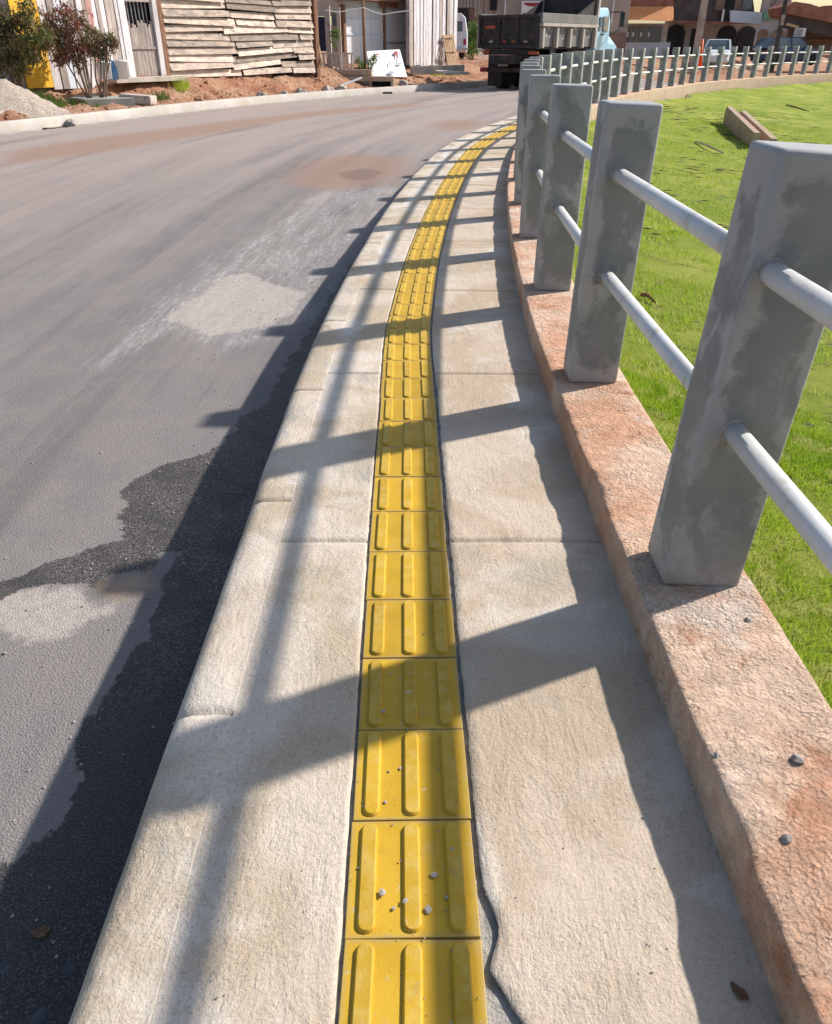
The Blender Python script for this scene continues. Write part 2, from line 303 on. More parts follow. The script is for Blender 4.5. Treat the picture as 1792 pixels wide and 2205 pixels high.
# ------------------------------------------------------------------ building helpers
def link(name, me, mat=None, parent=None, smooth=False):
    o = bpy.data.objects.new(name, me); COL.objects.link(o)
    if mat is not None:
        for m_ in (mat if isinstance(mat, (list, tuple)) else [mat]): me.materials.append(m_)
    if parent: o.parent = parent
    if smooth: me.polygons.foreach_set('use_smooth', [True] * len(me.polygons))
    return o
def tag(o, label=None, cat=None, group=None, kind=None):
    if label: o['label'] = label
    if cat: o['category'] = cat
    if group: o['group'] = group
    if kind: o['kind'] = kind
    return o
def thing(name, label, cat, loc=(0, 0, 0), rz=0, group=None):
    o = bpy.data.objects.new(name, None); COL.objects.link(o); o.location = loc; o.rotation_euler = (0, 0, rz)
    o.empty_display_size = .2
    return tag(o, label, cat, group)
class MB:
    def __init__(s): s.b = bmesh.new()
    def box(s, c, d, rot=None, bev=0):
        """box of size d centred at c; rot = Matrix 3x3 or z angle"""
        m = Matrix.Identity(4)
        if rot is not None: m = (Matrix.Rotation(rot, 4, 'Z') if isinstance(rot, (int, float)) else rot.to_4x4())
        r = bmesh.ops.create_cube(s.b, size=1, matrix=Matrix.Translation(c) @ m @ Matrix.Diagonal((*d, 1)))
        if bev: bmesh.ops.bevel(s.b, geom=list({e for v in r['verts'] for e in v.link_edges}), offset=bev, segments=2, profile=.5, affect='EDGES')
        return s
    def bar(s, a, b, w, h=None, up=(0, 0, 1)):
        a, b = Vector(a), Vector(b); h = h or w; d = b - a; y = d.normalized(); u = Vector(up)
        if abs(y.dot(u)) > .98: u = Vector((0, 1, 0))
        x = y.cross(u).normalized(); z = x.cross(y)
        m = Matrix((x, y, z)).transposed()
        return s.box((a + b) / 2, (w, d.length, h), m)
    def tube(s, a, b, r, r2=None, seg=12, caps=True):
        a, b = Vector(a), Vector(b); d = b - a
        q = d.to_track_quat('Z', 'Y').to_matrix().to_4x4()
        bmesh.ops.create_cone(s.b, cap_ends=caps, segments=seg, radius1=r, radius2=r if r2 is None else r2, depth=d.length, matrix=Matrix.Translation((a + b) / 2) @ q)
        return s
    def prism(s, poly, vec):
        """closed prism: polygon (3-D points) swept along vec"""
        v = Vector(vec); a = [s.b.verts.new(p) for p in poly]; b = [s.b.verts.new(Vector(p) + v) for p in poly]
        s.b.faces.new(a); s.b.faces.new(b[::-1]); k = len(a)
        for i in range(k): s.b.faces.new((a[i], a[(i + 1) % k], b[(i + 1) % k], b[i]))
        return s
    def loft(s, rings, caps=True):
        vs = [[s.b.verts.new(p) for p in r] for r in rings]; k = len(rings[0])
        for r0, r1 in zip(vs, vs[1:]):
            for i in range(k): s.b.faces.new((r0[i], r0[(i + 1) % k], r1[(i + 1) % k], r1[i]))
        if caps: s.b.faces.new(vs[0][::-1]); s.b.faces.new(vs[-1])
        return s
    def build(s, name, mat, parent=None, smooth=False, bev=0):
        bmesh.ops.recalc_face_normals(s.b, faces=s.b.faces)
        if bev: bmesh.ops.bevel(s.b, geom=list(s.b.edges), offset=bev, segments=2, profile=.5, affect='EDGES', clamp_overlap=True)
        me = bpy.data.meshes.new(name); s.b.to_mesh(me); s.b.free()
        return link(name, me, mat, parent, smooth)
def np_mesh(name, V, Fc, mat, smooth=True, uv=None, attrs=None, parent=None):
    me = bpy.data.meshes.new(name); V = np.asarray(V, np.float32); Fc = np.asarray(Fc, np.int32); k = Fc.shape[1]
    me.vertices.add(len(V)); me.vertices.foreach_set('co', V.ravel())
    me.loops.add(Fc.size); me.loops.foreach_set('vertex_index', Fc.ravel())
    me.polygons.add(len(Fc)); me.polygons.foreach_set('loop_start', np.arange(0, Fc.size, k, dtype=np.int32))
    me.polygons.foreach_set('loop_total', np.full(len(Fc), k, np.int32))
    if smooth: me.polygons.foreach_set('use_smooth', np.ones(len(Fc), bool))
    if uv is not None:
        ul = me.uv_layers.new(name='UVMap'); ul.data.foreach_set('uv', np.asarray(uv, np.float32)[Fc.ravel()].ravel())
    for k_, a in (attrs or {}).items():
        at_ = me.attributes.new(k_, 'FLOAT', 'POINT'); at_.data.foreach_set('value', np.asarray(a, np.float32))
    me.update(calc_edges=True); me.validate()
    return link(name, me, mat, parent)
def grid_faces(nu, nv):
    i = np.arange(nu - 1)[:, None] * nv + np.arange(nv - 1)[None, :]
    return np.stack([i, i + 1, i + nv + 1, i + nv], -1).reshape(-1, 4)
def nz(x, y, z=0, sc=1, o=4): return mn.fractal(Vector((x * sc, y * sc, z * sc)), .9, 2.1, o)

# ------------------------------------------------------------------ paths
def spline(pts, step=.05):
    p = np.array(pts, float); p = np.vstack([2 * p[0] - p[1], p, 2 * p[-1] - p[-2]]); out = []
    for i in range(1, len(p) - 2):
        t = np.linspace(0, 1, 60, endpoint=False)[:, None]; a, b, c, d = p[i - 1], p[i], p[i + 1], p[i + 2]
        out.append(.5 * (2 * b + (c - a) * t + (2 * a - 5 * b + 4 * c - d) * t ** 2 + (3 * b - a - 3 * c + d) * t ** 3))
    out = np.vstack(out + [p[-2:-1]]); s = np.r_[0, np.cumsum(np.linalg.norm(np.diff(out, axis=0), axis=1))]
    S = np.arange(0, s[-1], step); Q = np.stack([np.interp(S, s, out[:, k]) for k in (0, 1)], 1)
    T = np.gradient(Q, S, axis=0); T /= np.linalg.norm(T, axis=1)[:, None]
    k = 9; T = np.stack([np.convolve(np.pad(T[:, j], k // 2, 'edge'), np.ones(k) / k, 'valid') for j in (0, 1)], 1); T /= np.linalg.norm(T, axis=1)[:, None]
    return S, Q, T
class Path:
    def __init__(s, pts): s.S, s.Q, s.T = spline(pts); s.N = np.stack([s.T[:, 1], -s.T[:, 0]], 1)
    def at(s, S, off=0):
        S = np.asarray(S, float); g = lambda A: np.stack([np.interp(S, s.S, A[:, k]) for k in (0, 1)], -1)
        return g(s.Q) + g(s.N) * np.asarray(off)[..., None]
    def tan(s, S):
        t = np.stack([np.interp(S, s.S, s.T[:, k]) for k in (0, 1)], -1); return t
    def s_at_y(s, y): return float(np.interp(y, s.Q[:, 1], s.S))
    def coords(s, X, Y, stride=4):
        """(s, offset to the right) of points"""
        Q, T, N, SS = s.Q[::stride], s.T[::stride], s.N[::stride], s.S[::stride]
        P = np.stack([X, Y], 1); out = np.zeros((len(P), 2))
        for a in range(0, len(P), 4000):
            d = P[a:a + 4000, None] - Q[None]; i = (d ** 2).sum(-1).argmin(1); r = np.arange(len(i)); e = d[r, i]
            out[a:a + 4000, 0] = SS[i] + (e * T[i]).sum(1); out[a:a + 4000, 1] = (e * N[i]).sum(1)
        return out
FEN = Path([(.785, -2.5), (.775, 0), (.775, 3.3), (.82, 4.8), (.92, 6.4), (1.1, 8.5), (1.40, 11.), (1.82, 13.6), (2.6, 16.6), (3.7, 19.9),
            (4.75, 22.75), (6.05, 25.9), (7.45, 28.6), (9.1, 31.5), (11.1, 34.8), (13.1, 37.4), (15.2, 40.), (17.45, 42.4), (21., 45.9), (28, 52), (38, 60)])
LK = Path([(-15, 2), (-12.4, 7), (-10.2, 11.8), (-7.9, 16.4), (-5.25, 22.4), (-2.8, 27.1), (.3, 31.6), (4.8, 38.2), (11, 46), (20, 56.5), (34, 71), (50, 88)])
KO, KI = -1.375, -1.215                     # outer and inner edge of the kerb, as offsets from the fence line
S0 = FEN.s_at_y(0.); S_OF = FEN.s_at_y
ty = [S_OF(y) for y in (-2, .8, 2.1, 3.2, 4.3, 6.3, 9.2, 12.9, 17.6, 24)]
def otile(s): return np.interp(s, ty, [-.782, -.778, -.797, -.81, -.842, -.842, -.815, -.80, -.76, -.76])
def road_z(y): return np.interp(y, [-5, 5, 8, 11, 15, 22, 100], [-.40, -.38, -.29, -.17, -.07, -.03, 0])

# ------------------------------------------------------------------ ground sheet
def smooth(t): t = np.clip(t, 0, 1); return t * t * (3 - 2 * t)
gx = np.r_[np.linspace(-600, -40, 12), np.linspace(-36, 60, 97), np.linspace(70, 600, 12)]
gy = np.r_[np.linspace(-300, -8, 10), np.linspace(-6, 100, 107), np.linspace(110, 1200, 12)]
X, Y = [a.ravel() for a in np.meshgrid(gx, gy, indexing='ij')]
cl = LK.coords(X, Y, 8); cf = FEN.coords(X, Y, 8)
def ground_z(X, Y, cl, cf):
    left = np.where(cl[:, 1] < -.2, .66 * smooth((-cl[:, 1] - .25) / 2.4), 0) - .03
    z = np.where(cl[:, 1] < 0, left, road_z(Y) - .06)
    inside = (cf[:, 1] > 0)
    return np.where(inside & (cl[:, 1] > 0), -2.6, z)
Z = ground_z(X, Y, cl, cf)
far_left = (cl[:, 1] < -.1) & (cl[:, 1] > -7) & (Y < 45); Z = np.where(far_left, np.minimum(Z, .5) - .35, Z)
Z = np.where((np.abs(X) > 65) | (Y > 105) | (Y < -7), .3, Z)
g = np_mesh('ground', np.stack([X, Y, Z], 1), grid_faces(len(gx), len(gy)), M['earth']); tag(g, kind='structure')

# ------------------------------------------------------------------ road
def seg_sd(P, poly):
    """signed distance (inside positive) of points to a polygon"""
    poly = np.asarray(poly); d = np.full(len(P), 1e9); ins = np.zeros(len(P), bool)
    for a, b in zip(poly, np.roll(poly, -1, 0)):
        e = b - a; w = P - a; t = np.clip((w @ e) / (e @ e + 1e-9), 0, 1); d = np.minimum(d, np.linalg.norm(w - t[:, None] * e, axis=1))
        c = ((a[1] > P[:, 1]) != (b[1] > P[:, 1])) & (P[:, 0] < (b[0] - a[0]) * (P[:, 1] - a[1]) / (b[1] - a[1] + 1e-12) + a[0]); ins ^= c
    return np.where(ins, d, -d)
def rpoly(pts):
    out = []
    for px, py in pts:
        z = -.38
        for _ in range(4): q = onz(px, py, z); z = float(road_z(q[1]))
        out.append(q)
    return np.array(out)
K = 1.0323
D_ = lambda L: [(a * K, b * K) for a, b in L]
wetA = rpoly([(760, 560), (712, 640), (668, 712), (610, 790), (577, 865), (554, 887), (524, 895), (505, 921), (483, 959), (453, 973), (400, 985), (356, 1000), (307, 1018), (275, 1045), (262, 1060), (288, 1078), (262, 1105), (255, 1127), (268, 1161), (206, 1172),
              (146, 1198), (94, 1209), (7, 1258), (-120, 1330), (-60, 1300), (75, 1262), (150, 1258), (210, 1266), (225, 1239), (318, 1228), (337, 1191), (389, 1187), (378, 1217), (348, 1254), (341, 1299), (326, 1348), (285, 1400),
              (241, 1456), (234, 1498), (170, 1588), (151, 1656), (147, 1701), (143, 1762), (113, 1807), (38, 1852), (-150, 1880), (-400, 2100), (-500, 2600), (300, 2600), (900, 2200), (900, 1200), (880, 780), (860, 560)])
palB = rpoly(D_([(345, 668), (380, 632), (430, 605), (470, 575), (520, 570), (560, 590), (600, 600), (640, 612), (610, 650), (560, 680), (500, 690), (440, 700), (395, 680)]))
palD = rpoly(D_([(-60, 1240), (60, 1225), (150, 1222), (190, 1255), (235, 1270), (150, 1315), (60, 1335), (-60, 1300)]))
whC = rpoly(D_([(560, 470), (600, 430), (650, 400), (760, 385), (840, 388), (830, 430), (760, 500), (690, 600), (640, 680), (560, 720), (460, 740), (360, 700), (240, 760), (120, 850), (200, 740), (330, 620), (440, 530)]))
tanE = rpoly(D_([(210, 1225), (240, 1205), (300, 1200), (320, 1225), (270, 1245), (215, 1245)]))
mudF = rpoly(D_([(600, 380), (640, 340), (720, 320), (840, 330), (850, 355), (780, 385), (690, 395)]))
pudF = rpoly(D_([(705, 368), (720, 354), (770, 350), (800, 358), (785, 372), (740, 378)]))
pudG = rpoly(D_([(895, 262), (930, 252), (985, 250), (1010, 256), (985, 270), (930, 274)]))
dk1 = rpoly(D_([(0, 318), (200, 285), (420, 258), (700, 226), (900, 212), (880, 222), (640, 245), (420, 285), (200, 322), (0, 345)]))
rx = np.unique(np.concatenate([np.arange(-3.2, -.35, .022), -.35 + np.arange(0, 26) * .45, -3.2 - np.cumsum(np.linspace(.03, .5, 50))]))
ry = np.unique(np.concatenate([np.arange(.2, 6, .025), 6 + np.cumsum(np.linspace(.03, .6, 120)), np.arange(43.5, 80, 1.2), [-4, -2, -1, -.4]]))
X, Y = [a.ravel() for a in np.meshgrid(rx, ry, indexing='ij')]
cf = FEN.coords(X, Y, 4); cl = LK.coords(X, Y, 8); P2 = np.stack([X, Y], 1)
lim = 12
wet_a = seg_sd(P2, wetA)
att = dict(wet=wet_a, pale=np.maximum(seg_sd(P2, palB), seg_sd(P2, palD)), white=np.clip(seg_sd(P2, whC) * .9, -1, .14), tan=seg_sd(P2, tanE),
           mud=np.maximum(np.maximum(seg_sd(P2, mudF) * .8, seg_sd(P2, dk1) * .8 - .1), seg_sd(P2, pudG) * .8), puddle=seg_sd(P2, pudF),
           dust=np.clip((Y - 3) / 14, 0, 1) * .7 + np.clip((-X - 2) / 10, 0, .5) + np.clip(1 - np.abs(cl[:, 1] - .5) / 1.2, 0, .6))
keep = ((cf[:, 1] < -1.30) | ((Y > 8) & (cf[:, 1] < -.85))) & (cl[:, 1] > -.12)
Zr = road_z(Y) + np.array([nz(a, b, 0, .8) for a, b in P2]) * .006
Fg = grid_faces(len(rx), len(ry)); Fg = Fg[keep[Fg].all(1)]
used = np.unique(Fg); rem = np.zeros(len(X), int); rem[used] = np.arange(len(used))
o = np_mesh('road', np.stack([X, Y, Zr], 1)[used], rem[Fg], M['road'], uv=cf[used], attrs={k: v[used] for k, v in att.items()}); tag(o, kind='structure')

# ------------------------------------------------------------------ pavement strips
def rows(s0, s1, joints=(), near=.02):
    out = [s0]; s = s0
    while s < s1: s += near + max(0, (s - S0 - 3)) * .012; out.append(min(s, s1))
    out = [q for q in out if all(abs(q - j) > .012 for j in joints)]
    for j in joints: out += [j - .009, j - .005, j + .005, j + .009]
    return np.array(sorted(q for q in out if s0 <= q <= s1))
def strip(name, srow, va, vb, cols, zf, mat, kind='structure', curve=None):
    cols = np.asarray(cols); A = va(srow); B = vb(srow)
    V = A[:, None] + (B - A)[:, None] * cols[None, :]; Sg = np.repeat(srow[:, None], len(cols), 1)
    P = FEN.at(Sg.ravel(), V.ravel()); Zv = np.array([zf(p[0], p[1], s, v, t) for p, s, v, t in zip(P, Sg.ravel(), V.ravel(), np.tile(cols, len(srow)))])
    o = np_mesh(name, np.c_[P, Zv], grid_faces(len(srow), len(cols)), mat, uv=np.c_[Sg.ravel(), V.ravel()])
    if kind: tag(o, kind=kind)
    return o
joints = [S_OF(2.12) + 1.49 * k for k in range(-1, 34)]
SE = FEN.S[-1] - .5
def jz(s): return -.007 if min(abs(s - j) for j in joints) < .0065 else 0.
def wz(x, y, s, v, t):
    lip = -.004 * (1 if (t > .995 or (t < .005 and v > -1.1)) else 0)
    return nz(x, y, 3, 2.2) * .0022 + nz(x, y, 1, 14, 3) * .0012 + jz(s) + lip
sr = rows(S_OF(.35), SE, joints)
lr = lambda s: otile(s) - .130 - np.array([abs(nz(q, 2, 7, 6)) * .006 for q in s])
strip('pavement', sr, lambda s: np.full(len(s), KI - .0002), lr, [0, .01, .05, .15, .3, .45, .6, .75, .88, .96, .99, 1], wz, M['walk'])
chip = S_OF(.83)
def rl(s):
    r = otile(s) + .1335 + np.array([abs(nz(q, 5, 9, 5)) * .008 + nz(q, 5, 2, 22) * .002 for q in s])
    r += .003 * np.exp(-((s - S_OF(2.3)) / .5) ** 2)
    c = np.clip(1 - np.abs(s - chip) / .09, 0, 1); r += .022 * smooth(c) ; r += np.where(s < chip - .08, np.clip((chip - .08 - s) * .55, 0, .08), 0)
    return r
strip('pavement_right', sr, rl, lambda s: np.full(len(s), -.15), [0, .01, .05, .15, .3, .45, .6, .75, .9, 1], wz, M['walk_right'])
strip('mortar_bed', rows(S_OF(.35), SE, (), .04), lambda s: otile(s) - .17, lambda s: otile(s) + .30, np.linspace(0, 1, 16), lambda x, y, s, v, t: -.013 + nz(x, y, 2, 30, 3) * .004, M['mortar'])
def edge_strip(name, srow, va, inner, mat):           # vertical broken edge of the slabs
    A = va(srow); P = FEN.at(srow, A); n_ = len(srow)
    V = np.vstack([np.c_[P, np.full(n_, -.003)], np.c_[FEN.at(srow, A + inner * .003), np.full(n_, -.012)], np.c_[P, np.full(n_, -.04)]])
    i = np.arange(n_ - 1); F = np.vstack([np.c_[i, i + 1, i + 1 + n_, i + n_], np.c_[i + n_, i + n_ + 1, i + 1 + 2 * n_, i + 2 * n_]])
    return tag(np_mesh(name, V, F, mat, uv=np.c_[np.tile(srow, 3), np.tile(A, 3)]), kind='structure')
edge_strip('pavement_edge', sr, rl, 1, M['mortar']); edge_strip('pavement_edge_left', sr, lr, -1, M['mortar'])

# kerb: profile swept along the outer edge, a joint every metre
kj = [S_OF(1.36) + 1.02 * k for k in range(-1, 50)]
srk = rows(S_OF(.35), SE, kj, .03)
prof = [(0, -.6), (0, -.30), (0, -.12), (.001, -.07), (.006, -.045), (.014, -.026), (.026, -.012), (.042, -.004), (.06, 0), (.10, .001), (.13, .001), (.156, .001), (.1598, .001), (.1600, -.02)]
V, UV = [], []
for s in srk:
    jd = min(abs(s - j) for j in kj) < .0065; wob = nz(s, 1, 4, 1.2) * .006
    for o_, z in prof:
        q = FEN.at(np.array(s), np.array(KO + o_ + wob * (o_ < .05) + (.006 if jd and o_ < .05 else 0)))
        V.append((q[0], q[1], z + (nz(q[0], q[1], z, 9) * .002 if o_ < .07 else nz(q[0], q[1], 3, 2.2) * .0022 + nz(q[0], q[1], 1, 14, 3) * .0012 - .001) - (.008 if jd and z > -.05 else 0))); UV.append((s, KO + o_))
tag(np_mesh('kerb', V, grid_faces(len(srk), len(prof)), M['walk'], uv=UV), kind='structure')

# ------------------------------------------------------------------ low wall under the fence
def wall_mesh():
    s1 = rows(S_OF(.35), SE, (), .014)
    pr = [(-.165, -.5), (-.165, -.1), (-.165, -.02)] + [(-.165 + .0, z) for z in np.linspace(0, .095, 9)] + [(-.1645, .112), (-.162, .117), (-.155, .1195)] \
        + [(v, .12) for v in (-.148, -.14, -.13)] + [(v, .12) for v in np.linspace(-.12, .145, 20)] + [(.155, .117), (.163, .11), (.165, .09), (.165, 0), (.165, -.15), (.165, -.9)]
    V, UV = [], []
    for s in s1:
        near = max(0., 1 - (s - S0) / 14)
        chipd = max(0., nz(s, 0, 3.3, 2.6, 3) - .16) * .015 * (.4 + near)
        rag = nz(s, 0, 8, 13, 4) * .003 + nz(s, 0, 1, 45, 3) * .002
        for v, z in pr:
            vv, zz = v, z
            if z > .05 and v < .0:
                w_ = min(1, (-v) / .158) ** 7; vv += (chipd + rag) * (z / .12) * w_; zz -= chipd * .6 * w_ ** 2
            elif v < -.15 and z >= 0: vv += rag * .4 + nz(s, z, 6, 7) * .003
            q = FEN.at(np.array(s), np.array(vv))
            if z > .1: zz += nz(q[0], q[1], 0, 5, 5) * .0025 * (.4 + near)
            V.append((q[0], q[1], zz)); UV.append((s, vv))
    return np_mesh('low_wall', V, grid_faces(len(s1), len(pr)), M['wall'], uv=UV)
tag(wall_mesh(), 'long low curving wall rough with red dust carrying the concrete fence posts', 'wall')

# ------------------------------------------------------------------ fence
fence = thing('concrete_fence', 'curving fence of grey concrete posts joined by two white pipe rails', 'fence', (.775, 1.8, .12))
PH, PITCH = 1.09, 1.487
b = MB(); b.box((0, 0, PH / 2), (.21, .18, PH)); vert = [e for e in b.b.edges]
bmesh.ops.bevel(b.b, geom=vert, offset=.013, segments=3, profile=.5, affect='EDGES')
pm = b.build('post', M['post'], fence, smooth=False); pm.data.polygons.foreach_set('use_smooth', [p.area < .02 for p in pm.data.polygons])
pj, fence_inv, posts, sp = pm, Matrix.Translation(fence.location).inverted(), [], S_OF(1.80)
ps = [sp + PITCH * k for k in range(-1, 200) if sp + PITCH * k < SE - .5]
for k, s in enumerate(ps):
    q = FEN.at(np.array(s), np.array(0.)); t = FEN.tan(s); a = math.atan2(t[1], t[0]) - math.pi / 2
    o = pm if k == 0 else pm.copy()
    if k: COL.objects.link(o); o.parent = fence
    o.location = Vector((q[0], q[1], .117)) - fence.location
    o.rotation_euler = (random.uniform(-.004, .004), random.uniform(-.006, .006), a)
    if k in (1, 2, 3): o.rotation_euler = (0, (.056, .028, .012)[k - 1], a); o.location.x += (.008, .0, .01)[k - 1]
    hs_ = float(np.interp(q[1], [10, 24, 46], [1, 1.08, 1.12])); o.scale = (1, 1, hs_); posts.append((q, t, hs_))
for (q0, t0, h0), (q1, t1, h1) in zip(posts, posts[1:]):
    for z in (.468, .848):
        a = Vector((q0[0], q0[1], .117 + z * h0)) - fence.location; c = Vector((q1[0], q1[1], .117 + z * h1)) - fence.location
        d = (c - a).normalized()
        MB().tube(a + d * .06, c - d * .06, .0265, seg=24).build('rail', M['rail'], fence, smooth=True)

for i in range(0, 7):                                            # mortar filled round the pipes at the near posts
    q, t, hs_ = posts[i]
    for z in (.468, .848):
        for sg in (-1, 1):
            p_ = Vector((q[0] + sg * t[0] * .0895, q[1] + sg * t[1] * .0895, .117 + z * hs_)) - fence.location
            m = MB(); m.tube(p_, p_ + Vector((t[0], t[1], 0)) * sg * .004, .0335, .029, 20); m.build('mortar_ring', M['mortar'], fence)

# ------------------------------------------------------------------ tactile tiles
tb = MB(); tb.box((0, 0, -.0125), (.2485, .2485, .021), bev=.0016)
base = tb.build('tactile_tile', M['tile'])
def stadium(w, l, z, n_=8):
    pts = []
    for k in range(n_ + 1): a = math.pi * k / n_; pts.append((w * math.cos(a), l + w * math.sin(a), z))
    for k in range(n_ + 1): a = math.pi + math.pi * k / n_; pts.append((w * math.cos(a), -l + w * math.sin(a), z))
    return pts
bb = MB(); L_ = .1175
bb.loft([stadium(w, L_ - .0185, z) for w, z in ((.0182, -.003), (.0172, .0008), (.0145, .0050), (.0132, .0058))])
bar = bb.build('raised_bar', M['tile'], base); bar.location = (-.086, 0, 0)
tiles = []; TS = FEN.S; TC = FEN.at(TS, otile(TS)); tl = np.r_[0, np.cumsum(np.linalg.norm(np.diff(TC, axis=0), axis=1))]
tstart = float(np.interp(.807 - .1257 - .2515, TC[:, 1], tl))
def tile_at(l):
    q = np.array([np.interp(l, tl, TC[:, k]) for k in (0, 1)]); q2 = np.array([np.interp(l + .1, tl, TC[:, k]) for k in (0, 1)]); q1 = np.array([np.interp(l - .1, tl, TC[:, k]) for k in (0, 1)])
    return q, math.atan2(*(q2 - q1)[::-1]) - math.pi / 2
k = 0
while True:
    q, a = tile_at(tstart + .2515 * k)
    if q[1] > 21.5: break
    o = base if k == 0 else base.copy()
    if k: COL.objects.link(o)
    kids = [bar] if k == 0 else []
    if k:
        c = bar.copy(); COL.objects.link(c); c.parent = o; kids.append(c)
    for x in (0, .086):
        c = bar.copy(); COL.objects.link(c); c.parent = o; c.location = (x, 0, 0)
    o.location = (q[0] + random.uniform(-.0012, .0012), q[1], -.0015 + random.uniform(-.001, .001)); o.rotation_euler = (0, random.uniform(-.004, .004), a + random.uniform(-.006, .006))
    tiles.append(o); k += 1
nt_ = len(tiles)
first = ['bottommost yellow tile, cut off by the bottom edge of the photo', 'second yellow tile from the bottom, with grey cement crumbs scattered over its lower half',
         'third yellow tile from the bottom, with rust spots near its right bar', 'fourth yellow tile from the bottom, flecked with grey mortar between its bars']
vis = [i for i, t in enumerate(tiles)]
ORD1 = 'first second third fourth fifth sixth seventh eighth ninth'.split()
ordn = 'fifth sixth seventh eighth ninth tenth eleventh twelfth thirteenth fourteenth fifteenth sixteenth seventeenth eighteenth nineteenth twentieth'.split()
ordn += [t_ + '-' + o_ for t_ in ('twenty',) for o_ in ORD1] + ['thirtieth'] + ['thirty-' + o_ for o_ in ORD1] + ['fortieth'] + ['forty-' + o_ for o_ in ORD1]
for i, t in enumerate(tiles):
    if i < 4: lb = first[i]
    elif i < 49: lb = 'clean yellow ribbed paving tile, %s from the bottom edge of the photo' % ordn[i - 4]
    else: lb = 'small distant yellow ribbed tile in the far bending part of the strip'
    tag(t, lb, 'paving tile', 'yellow tactile tiles laid end to end down the pavement')

# ------------------------------------------------------------------ lawn in the bowl behind the wall
def lawn_z(off, x, y):
    return -.10 - .10 * smooth((y - 5) / 12) - .85 * (1 - np.exp(-np.maximum(off - .165, 0) / 4.5)) + 0 * x
us = np.r_[np.arange(S_OF(.2), S_OF(9), .06), np.arange(S_OF(9), SE, .25)]
uo = np.r_[.12, .165, np.arange(.2, 2.4, .05), 2.4 + np.cumsum(np.linspace(.06, .9, 45))]
lx = np.r_[np.arange(.85, 4, .05), 4 + np.cumsum(np.linspace(.06, .7, 95))]; ly = np.r_[np.arange(-.6, 7, .05), 7 + np.cumsum(np.linspace(.06, .6, 150))]
X, Y = [a.ravel() for a in np.meshgrid(lx, ly, indexing='ij')]; cf = FEN.coords(X, Y, 4)
nzv = np.array([nz(a, b, 5, .5, 5) for a, b in zip(X, Y)])
amp = .02 + .10 * smooth((cf[:, 1] - .5) / 5)
Zl = lawn_z(cf[:, 1], X, Y) + nzv * amp
Fg = grid_faces(len(lx), len(ly)); keep = cf[:, 1] > .1; Fg = Fg[keep[Fg].all(1)]; used = np.unique(Fg); rem = np.zeros(len(X), int); rem[used] = np.arange(len(used))
tag(np_mesh('lawn', np.stack([X, Y, Zl], 1)[used], rem[Fg], M['lawn']), kind='structure')
def blades(n_, x0, x1, y0, y1, h0, h1, w, seed, name, hi=.17):
    r = np.random.default_rng(seed); t = r.random(n_) ** 1.25; y = y0 + (y1 - y0) * t; x = x0 + (x1 - x0) * r.random(n_)
    c = FEN.coords(x, y, 4); k = (c[:, 1] > hi)
    dens = np.array([nz(a, b, 9, 1.6, 4) for a, b in zip(x, y)]); k &= (dens > -.42 + .6 * r.random(n_))
    x, y, c = x[k], y[k], c[k]; m = len(x)
    nn = np.array([nz(a, b, 5, .5, 5) for a, b in zip(x, y)]); z = lawn_z(c[:, 1], x, y) + nn * (.02 + .10 * smooth((c[:, 1] - .5) / 5)) - .004
    a = r.random(m) * 6.283; h = h0 + (h1 - h0) * r.random(m); le = h * r.uniform(.2, 1.0, m); la = r.random(m) * 6.283
    dx, dy = np.cos(a) * w * r.uniform(.6, 1.3, m), np.sin(a) * w * r.uniform(.6, 1.3, m); lx_, ly_ = np.cos(la) * le, np.sin(la) * le
    V = np.stack([np.c_[x - dx, y - dy, z], np.c_[x + dx, y + dy, z], np.c_[x + dx * .7 + lx_ * .4, y + dy * .7 + ly_ * .4, z + h * .6],
                  np.c_[x - dx * .7 + lx_ * .4, y - dy * .7 + ly_ * .4, z + h * .6], np.c_[x + lx_, y + ly_, z + h]], 1).reshape(-1, 3)
    i = np.arange(m)[:, None] * 5
    F = np.vstack([i + [0, 1, 2], i + [0, 2, 3], i + [3, 2, 4]])
    o = np_mesh(name, V, F, M['blade'], smooth=False); tag(o, kind='stuff')
    return o
blades(95000, .92, 2.3, .9, 4.2, .02, .045, .0016, 1, 'grass')
blades(70000, .95, 5.2, 3., 9., .025, .05, .0028, 2, 'grass')
blades(45000, 1.2, 13, 8, 26, .03, .06, .007, 3, 'grass')
# debris lying on the lawn
pts = []
for _ in range(1500):
    y = 3 + 26 * random.random() ** 1.1; x = random.uniform(.9, 12)
    c_ = FEN.coords(np.array([x]), np.array([y]), 4)[0]
    if c_[1] > .4 and nz(x, y, 4, .35) > -.05: pts.append((x, y))
r_ = np.random.default_rng(9); V, F = [], []
for i, (x, y) in enumerate(pts):
    c_ = FEN.coords(np.array([x]), np.array([y]), 4); z = float(lawn_z(c_[:, 1], 0, np.array([y]))[0]) + nz(x, y, 5, .5, 5) * (.02 + .10 * float(smooth((c_[0, 1] - .5) / 5))) + .03
    a_ = -.5 + r_.normal(0, .4); l_ = r_.uniform(.015, .045) * (1 + y / 6); w_ = l_ * r_.uniform(.08, .2); u_ = np.array([math.cos(a_), math.sin(a_), 0]) * l_; v_ = np.array([-math.sin(a_), math.cos(a_), 0]) * w_; p_ = np.array([x, y, z])
    V += [p_ - u_, p_ - v_ + [0, 0, .012], p_ + u_, p_ + v_ + [0, 0, .015]]; F.append([4 * i, 4 * i + 1, 4 * i + 2, 4 * i + 3])
M['twig'] = simple('dark_twigs', (.07, .055, .035), (.13, .10, .06), 8)
tag(np_mesh('litter', V, F, M['twig'], smooth=False), kind='stuff')
